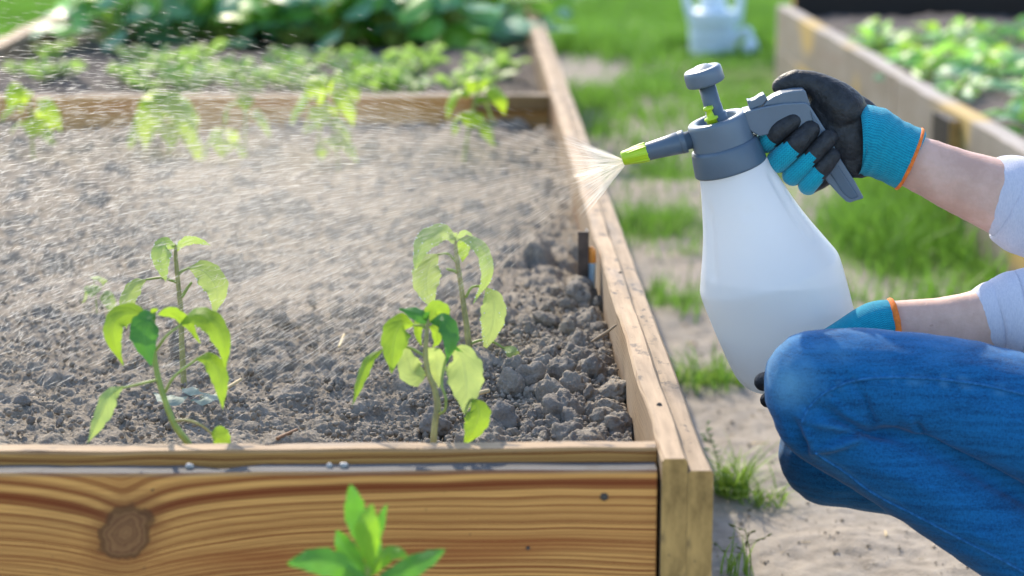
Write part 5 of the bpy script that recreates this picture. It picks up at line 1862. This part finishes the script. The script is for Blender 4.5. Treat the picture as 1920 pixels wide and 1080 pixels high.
V = V + np.array(UPV)[None] * (.0007 * np.sin(UV[:, 1] * 34) * (1 - UV[:, 1]))[:, None]
link('cuff', np_mesh('cuff', V, F, uv=UV), M_TEAL, gl)
# thin knit sliver on the back of the hand
V, F, UV, _, _ = T3([(1592, 182, 13, .016), (1612, 202, 20, .014), (1634, 226, 24, .008)], DA, n=24, m=20)
link('knit_back', np_mesh('knit_back', V, F, uv=UV), M_TEAL, gl)


def rim(u, v, axis, r, d, tube_r, fl, parent, name='cuff_edge'):
    ax = (RIGHT * axis[0] - UPV * axis[1]).normalized()
    e1 = np.array(ax.cross(FWD).normalized()); e2 = np.array(FWD)
    c = np.array(px(u, v, d)); s = d / F_PX
    K, J = 96, 10
    V = []
    for k in range(K):
        a = 2 * math.pi * k / K
        o_ = e1 * math.cos(a) + e2 * math.sin(a) * fl
        o_n = o_ / np.linalg.norm(o_)
        cc = c + o_ * r * s
        for j in range(J):
            b = 2 * math.pi * j / J
            V.append(cc + o_n * math.cos(b) * tube_r * s + np.array(ax) * math.sin(b) * tube_r * s)
    V = np.array(V)
    i = np.arange(K)[:, None]; j = np.arange(J)[None]
    F = np.stack([i * J + j, i * J + (j + 1) % J, ((i + 1) % K) * J + (j + 1) % J, ((i + 1) % K) * J + j], -1).reshape(-1, 4)
    V = V + (.0003 * fbm(V[:, 0] * 300, V[:, 1] * 300, V[:, 2] * 300, octaves=2, seed=2))[:, None]
    link(name, np_mesh(name, V, F), M_ORANGE, parent)


rim(1705, 298, (1, .42), 59.5, DA, 3.6, .84, gl)

# lower hand: under the bottle, behind the knee
DH = 1.925
palm2 = [T3([(1600, 655, 40, .03), (1560, 690, 46, .02), (1520, 725, 46, .01)], DH, n=24, flat=.55, flat_dir=fdir), T3([(1575, 655, 24, .02), (1600, 640, 30, .03)], DH, n=20)]
fing2 = [finger([(1540, 690, 22, .0), (1500, 700, 21), (1460, 710, 20, .004), (1432, 716, 18, .010)], DH, (.2, -.9, .2), (.9, .95), .9),
         finger([(1535, 725, 22, .0), (1500, 736, 20), (1465, 744, 18, .004), (1440, 750, 15, .012)], DH, (.2, -.9, .2), (.9, .95), .9),
         finger([(1530, 755, 20, .01), (1500, 772, 18, .01), (1470, 778, 15, .02)], DH, (.2, -.9, .2), (.9, .95), .9),
         finger([(1525, 775, 17, .02), (1500, 792, 15, .02), (1480, 796, 13, .03)], DH, (.2, -.9, .2), (.9, .95), .9),
         finger([(1600, 680, 24, .01), (1565, 672, 22, 0), (1530, 676, 18, .0)], DH, (.2, -.9, .2), (.9, .95), .9)]
gl2 = link('glove', glove_mesh(palm2, fing2), [M_BLACK, M_TEAL_F], person)
gl2['label'] = 'black fingered teal glove supporting the bottle base behind the knee'
V, F, UV, _, _ = T3([(1552, 642, 26, .03), (1590, 632, 38, .03), (1640, 614, 48, .03), (1674, 608, 46, .03), (1676, 608, 42, .03), (1660, 611, 40, .03)], DH, n=64, m=50, flat=.9, flat_dir=fdir, ends=(False, False))
link('cuff', np_mesh('cuff', V, F, uv=UV), M_TEAL, gl2)
rim(1676, 608, (1, -.16), 44, 1.955, 6.4, .9, gl2)

# ================================================================== SPRAY
def m_drops():
    t = NT('water_droplets')
    p = t.principled(Base_Color=(.90, .88, .84), Roughness=.2, Specular_IOR_Level=.6)
    tl = t.n('BsdfTranslucent', {'Color': (.95, .91, .84, 1)})
    mx = t.n('MixShader', {0: .6, 1: p.outputs[0], 2: tl.outputs[0]})
    tr = t.n('BsdfTransparent')
    m2 = t.n('MixShader', {0: .62, 1: tr.outputs[0], 2: mx.outputs[0]})
    return t.finish(m2.outputs[0])


NOZ = np.array(px(1178, 303, D0))


def build_spray(n=110000):
    r = np.random.default_rng(21)
    el = np.radians(r.uniform(-38, 16, n) - 1)
    az = np.radians(r.normal(16, 15, n))              # turned away from the camera
    sp = r.uniform(4.5, 9.0, n)
    d = np.stack([-np.cos(el) * np.cos(az), np.cos(el) * np.sin(az), np.sin(el)], -1)
    v0 = d * sp[:, None]
    tau = r.uniform(.06, .17, n)[:, None]
    vinf = np.stack([r.normal(-.42, .16, n), r.normal(.10, .12, n), r.normal(-.82, .18, n)], -1)
    t = (r.uniform(0, 1, n) ** 1.1 * 1.1)[:, None]
    e = np.exp(-t / tau)
    pos = NOZ + vinf * t + (v0 - vinf) * tau * (1 - e)
    vel = vinf + (v0 - vinf) * e
    ok = (pos[:, 2] > SOIL + .004) & (pos[:, 0] > XL - .5)
    pos, vel = pos[ok], vel[ok]
    n = len(pos)
    dt = r.uniform(.005, .0095, n)[:, None]
    hl = vel * dt * .5
    ln = np.linalg.norm(hl, axis=1)[:, None]
    hl *= np.minimum(1, .009 / ln)
    T = hl / (np.linalg.norm(hl, axis=1)[:, None] + 1e-9)
    a = np.cross(T, np.array(FWD)); a /= np.linalg.norm(a, axis=1)[:, None] + 1e-9
    b = np.cross(T, a)
    w = (r.uniform(.00008, .00021, n) * np.where(pos[:, 1] > 2.6, .8, 1))[:, None]
    near = np.linalg.norm(pos - NOZ, axis=1)[:, None]
    w *= np.clip(.06 + near * 1.5, .06, 1.0) * np.where(near < .25, r.uniform(.3, 1, n)[:, None], 1)
    V = np.stack([pos - hl, pos + a * w, pos + b * w, pos - a * w, pos - b * w, pos + hl], 1)
    f = np.array([[0, 2, 1], [0, 3, 2], [0, 4, 3], [0, 1, 4], [5, 1, 2], [5, 2, 3], [5, 3, 4], [5, 4, 1]])
    F = (f[None] + (np.arange(n) * 6)[:, None, None]).reshape(-1, 3)
    o = link('spray_droplets', np_mesh('spray_droplets', V.reshape(-1, 3), F, smooth=False), m_drops())
    tag(o, 'fine spray of water droplets drifting left from the lime nozzle over the bed', 'water spray', kind='stuff')


build_spray()


def build_jets():
    """the thin fan of water right at the nozzle mouth"""
    r = np.random.default_rng(4)
    V, F, off = [], [], 0
    parts = []
    for k in range(620):
        edge = r.uniform() < .34
        e = (math.radians(17 if r.uniform() < .4 else -47) + r.normal(0, .035)) if edge else math.radians(r.uniform(-47, 17))
        az = math.radians(r.normal(8, 14))
        d = np.array([-math.cos(e) * math.cos(az), math.cos(e) * math.sin(az), math.sin(e)])
        L = r.uniform(.008, .034) * (1.35 if edge else 1)
        s = r.uniform(0, .03) ** 1.0
        parts.append(tube_data([NOZ + d * s, NOZ + d * (s + L * .5), NOZ + d * (s + L)], [.00007, .00008, .00002], 4, 4, round_ends=(False, False))[:3])
    V, F, UV = merge(parts)
    o = link('spray_jets', np_mesh('spray_jets', V, F), m_drops())
    tag(o, 'bright fan of fine water jets leaving the lime nozzle', 'water spray', kind='stuff')


build_jets()


def build_mist():
    def vol(name, pts, rad, dens, label, flat=1.0):
        V, F, UV, _, _ = tube_data(pts, rad, 28, 24, flat=flat, flat_dir=(0, 0, 1))
        t = NT(name + '_volume')
        v = t.n('VolumePrincipled')
        v.inputs['Color'].default_value = (.95, .88, .77, 1)
        v.inputs['Density'].default_value = dens
        v.inputs['Anisotropy'].default_value = .35
        t.set(t.out.inputs['Volume'], v.outputs[0])
        o = link(name, np_mesh(name, V, F), t.m)
        tag(o, label, 'mist', kind='stuff')
    N = Vector(NOZ)
    lab = 'wide pale veil of spray mist hanging between the nozzle and the divider board'
    vol('water_mist', [N + Vector((-.001, 0, 0)), N + Vector((-.012, .001, -.004)), N + Vector((-.03, .004, -.010)), N + Vector((-.046, .007, -.016)), N + Vector((-.056, .010, -.020))],
        [.0006, .0055, .0115, .013, .003], 1.9, 'small bright cone of dense mist right at the nozzle mouth')
    vol('water_mist', [N + Vector((-.015, .002, -.002)), N + Vector((-.10, .04, -.03)), N + Vector((-.20, .12, -.06)), N + Vector((-.32, .24, -.09)), N + Vector((-.44, .42, -.10)), N + Vector((-.52, .54, -.11))],
        [.006, .045, .085, .11, .07, .012], .22, lab)
    vol('water_mist', [N + Vector((-.04, .01, -.01)), N + Vector((-.14, .08, -.05)), N + Vector((-.26, .22, -.09)), N + Vector((-.38, .42, -.11)), N + Vector((-.50, .66, -.12)), N + Vector((-.58, .84, -.13))],
        [.012, .07, .13, .16, .10, .015], .20, lab)
    vol('water_mist', [N + Vector((-.08, .02, -.03)), N + Vector((-.22, .10, -.09)), N + Vector((-.42, .26, -.12)), N + Vector((-.66, .44, -.13)), N + Vector((-.92, .62, -.14)), N + Vector((-1.1, .74, -.15))],
        [.02, .09, .14, .15, .09, .012], .14, lab)


build_mist()
print('tris', sum(len(o.data.polygons) for o in scene.objects if o.type == 'MESH'))
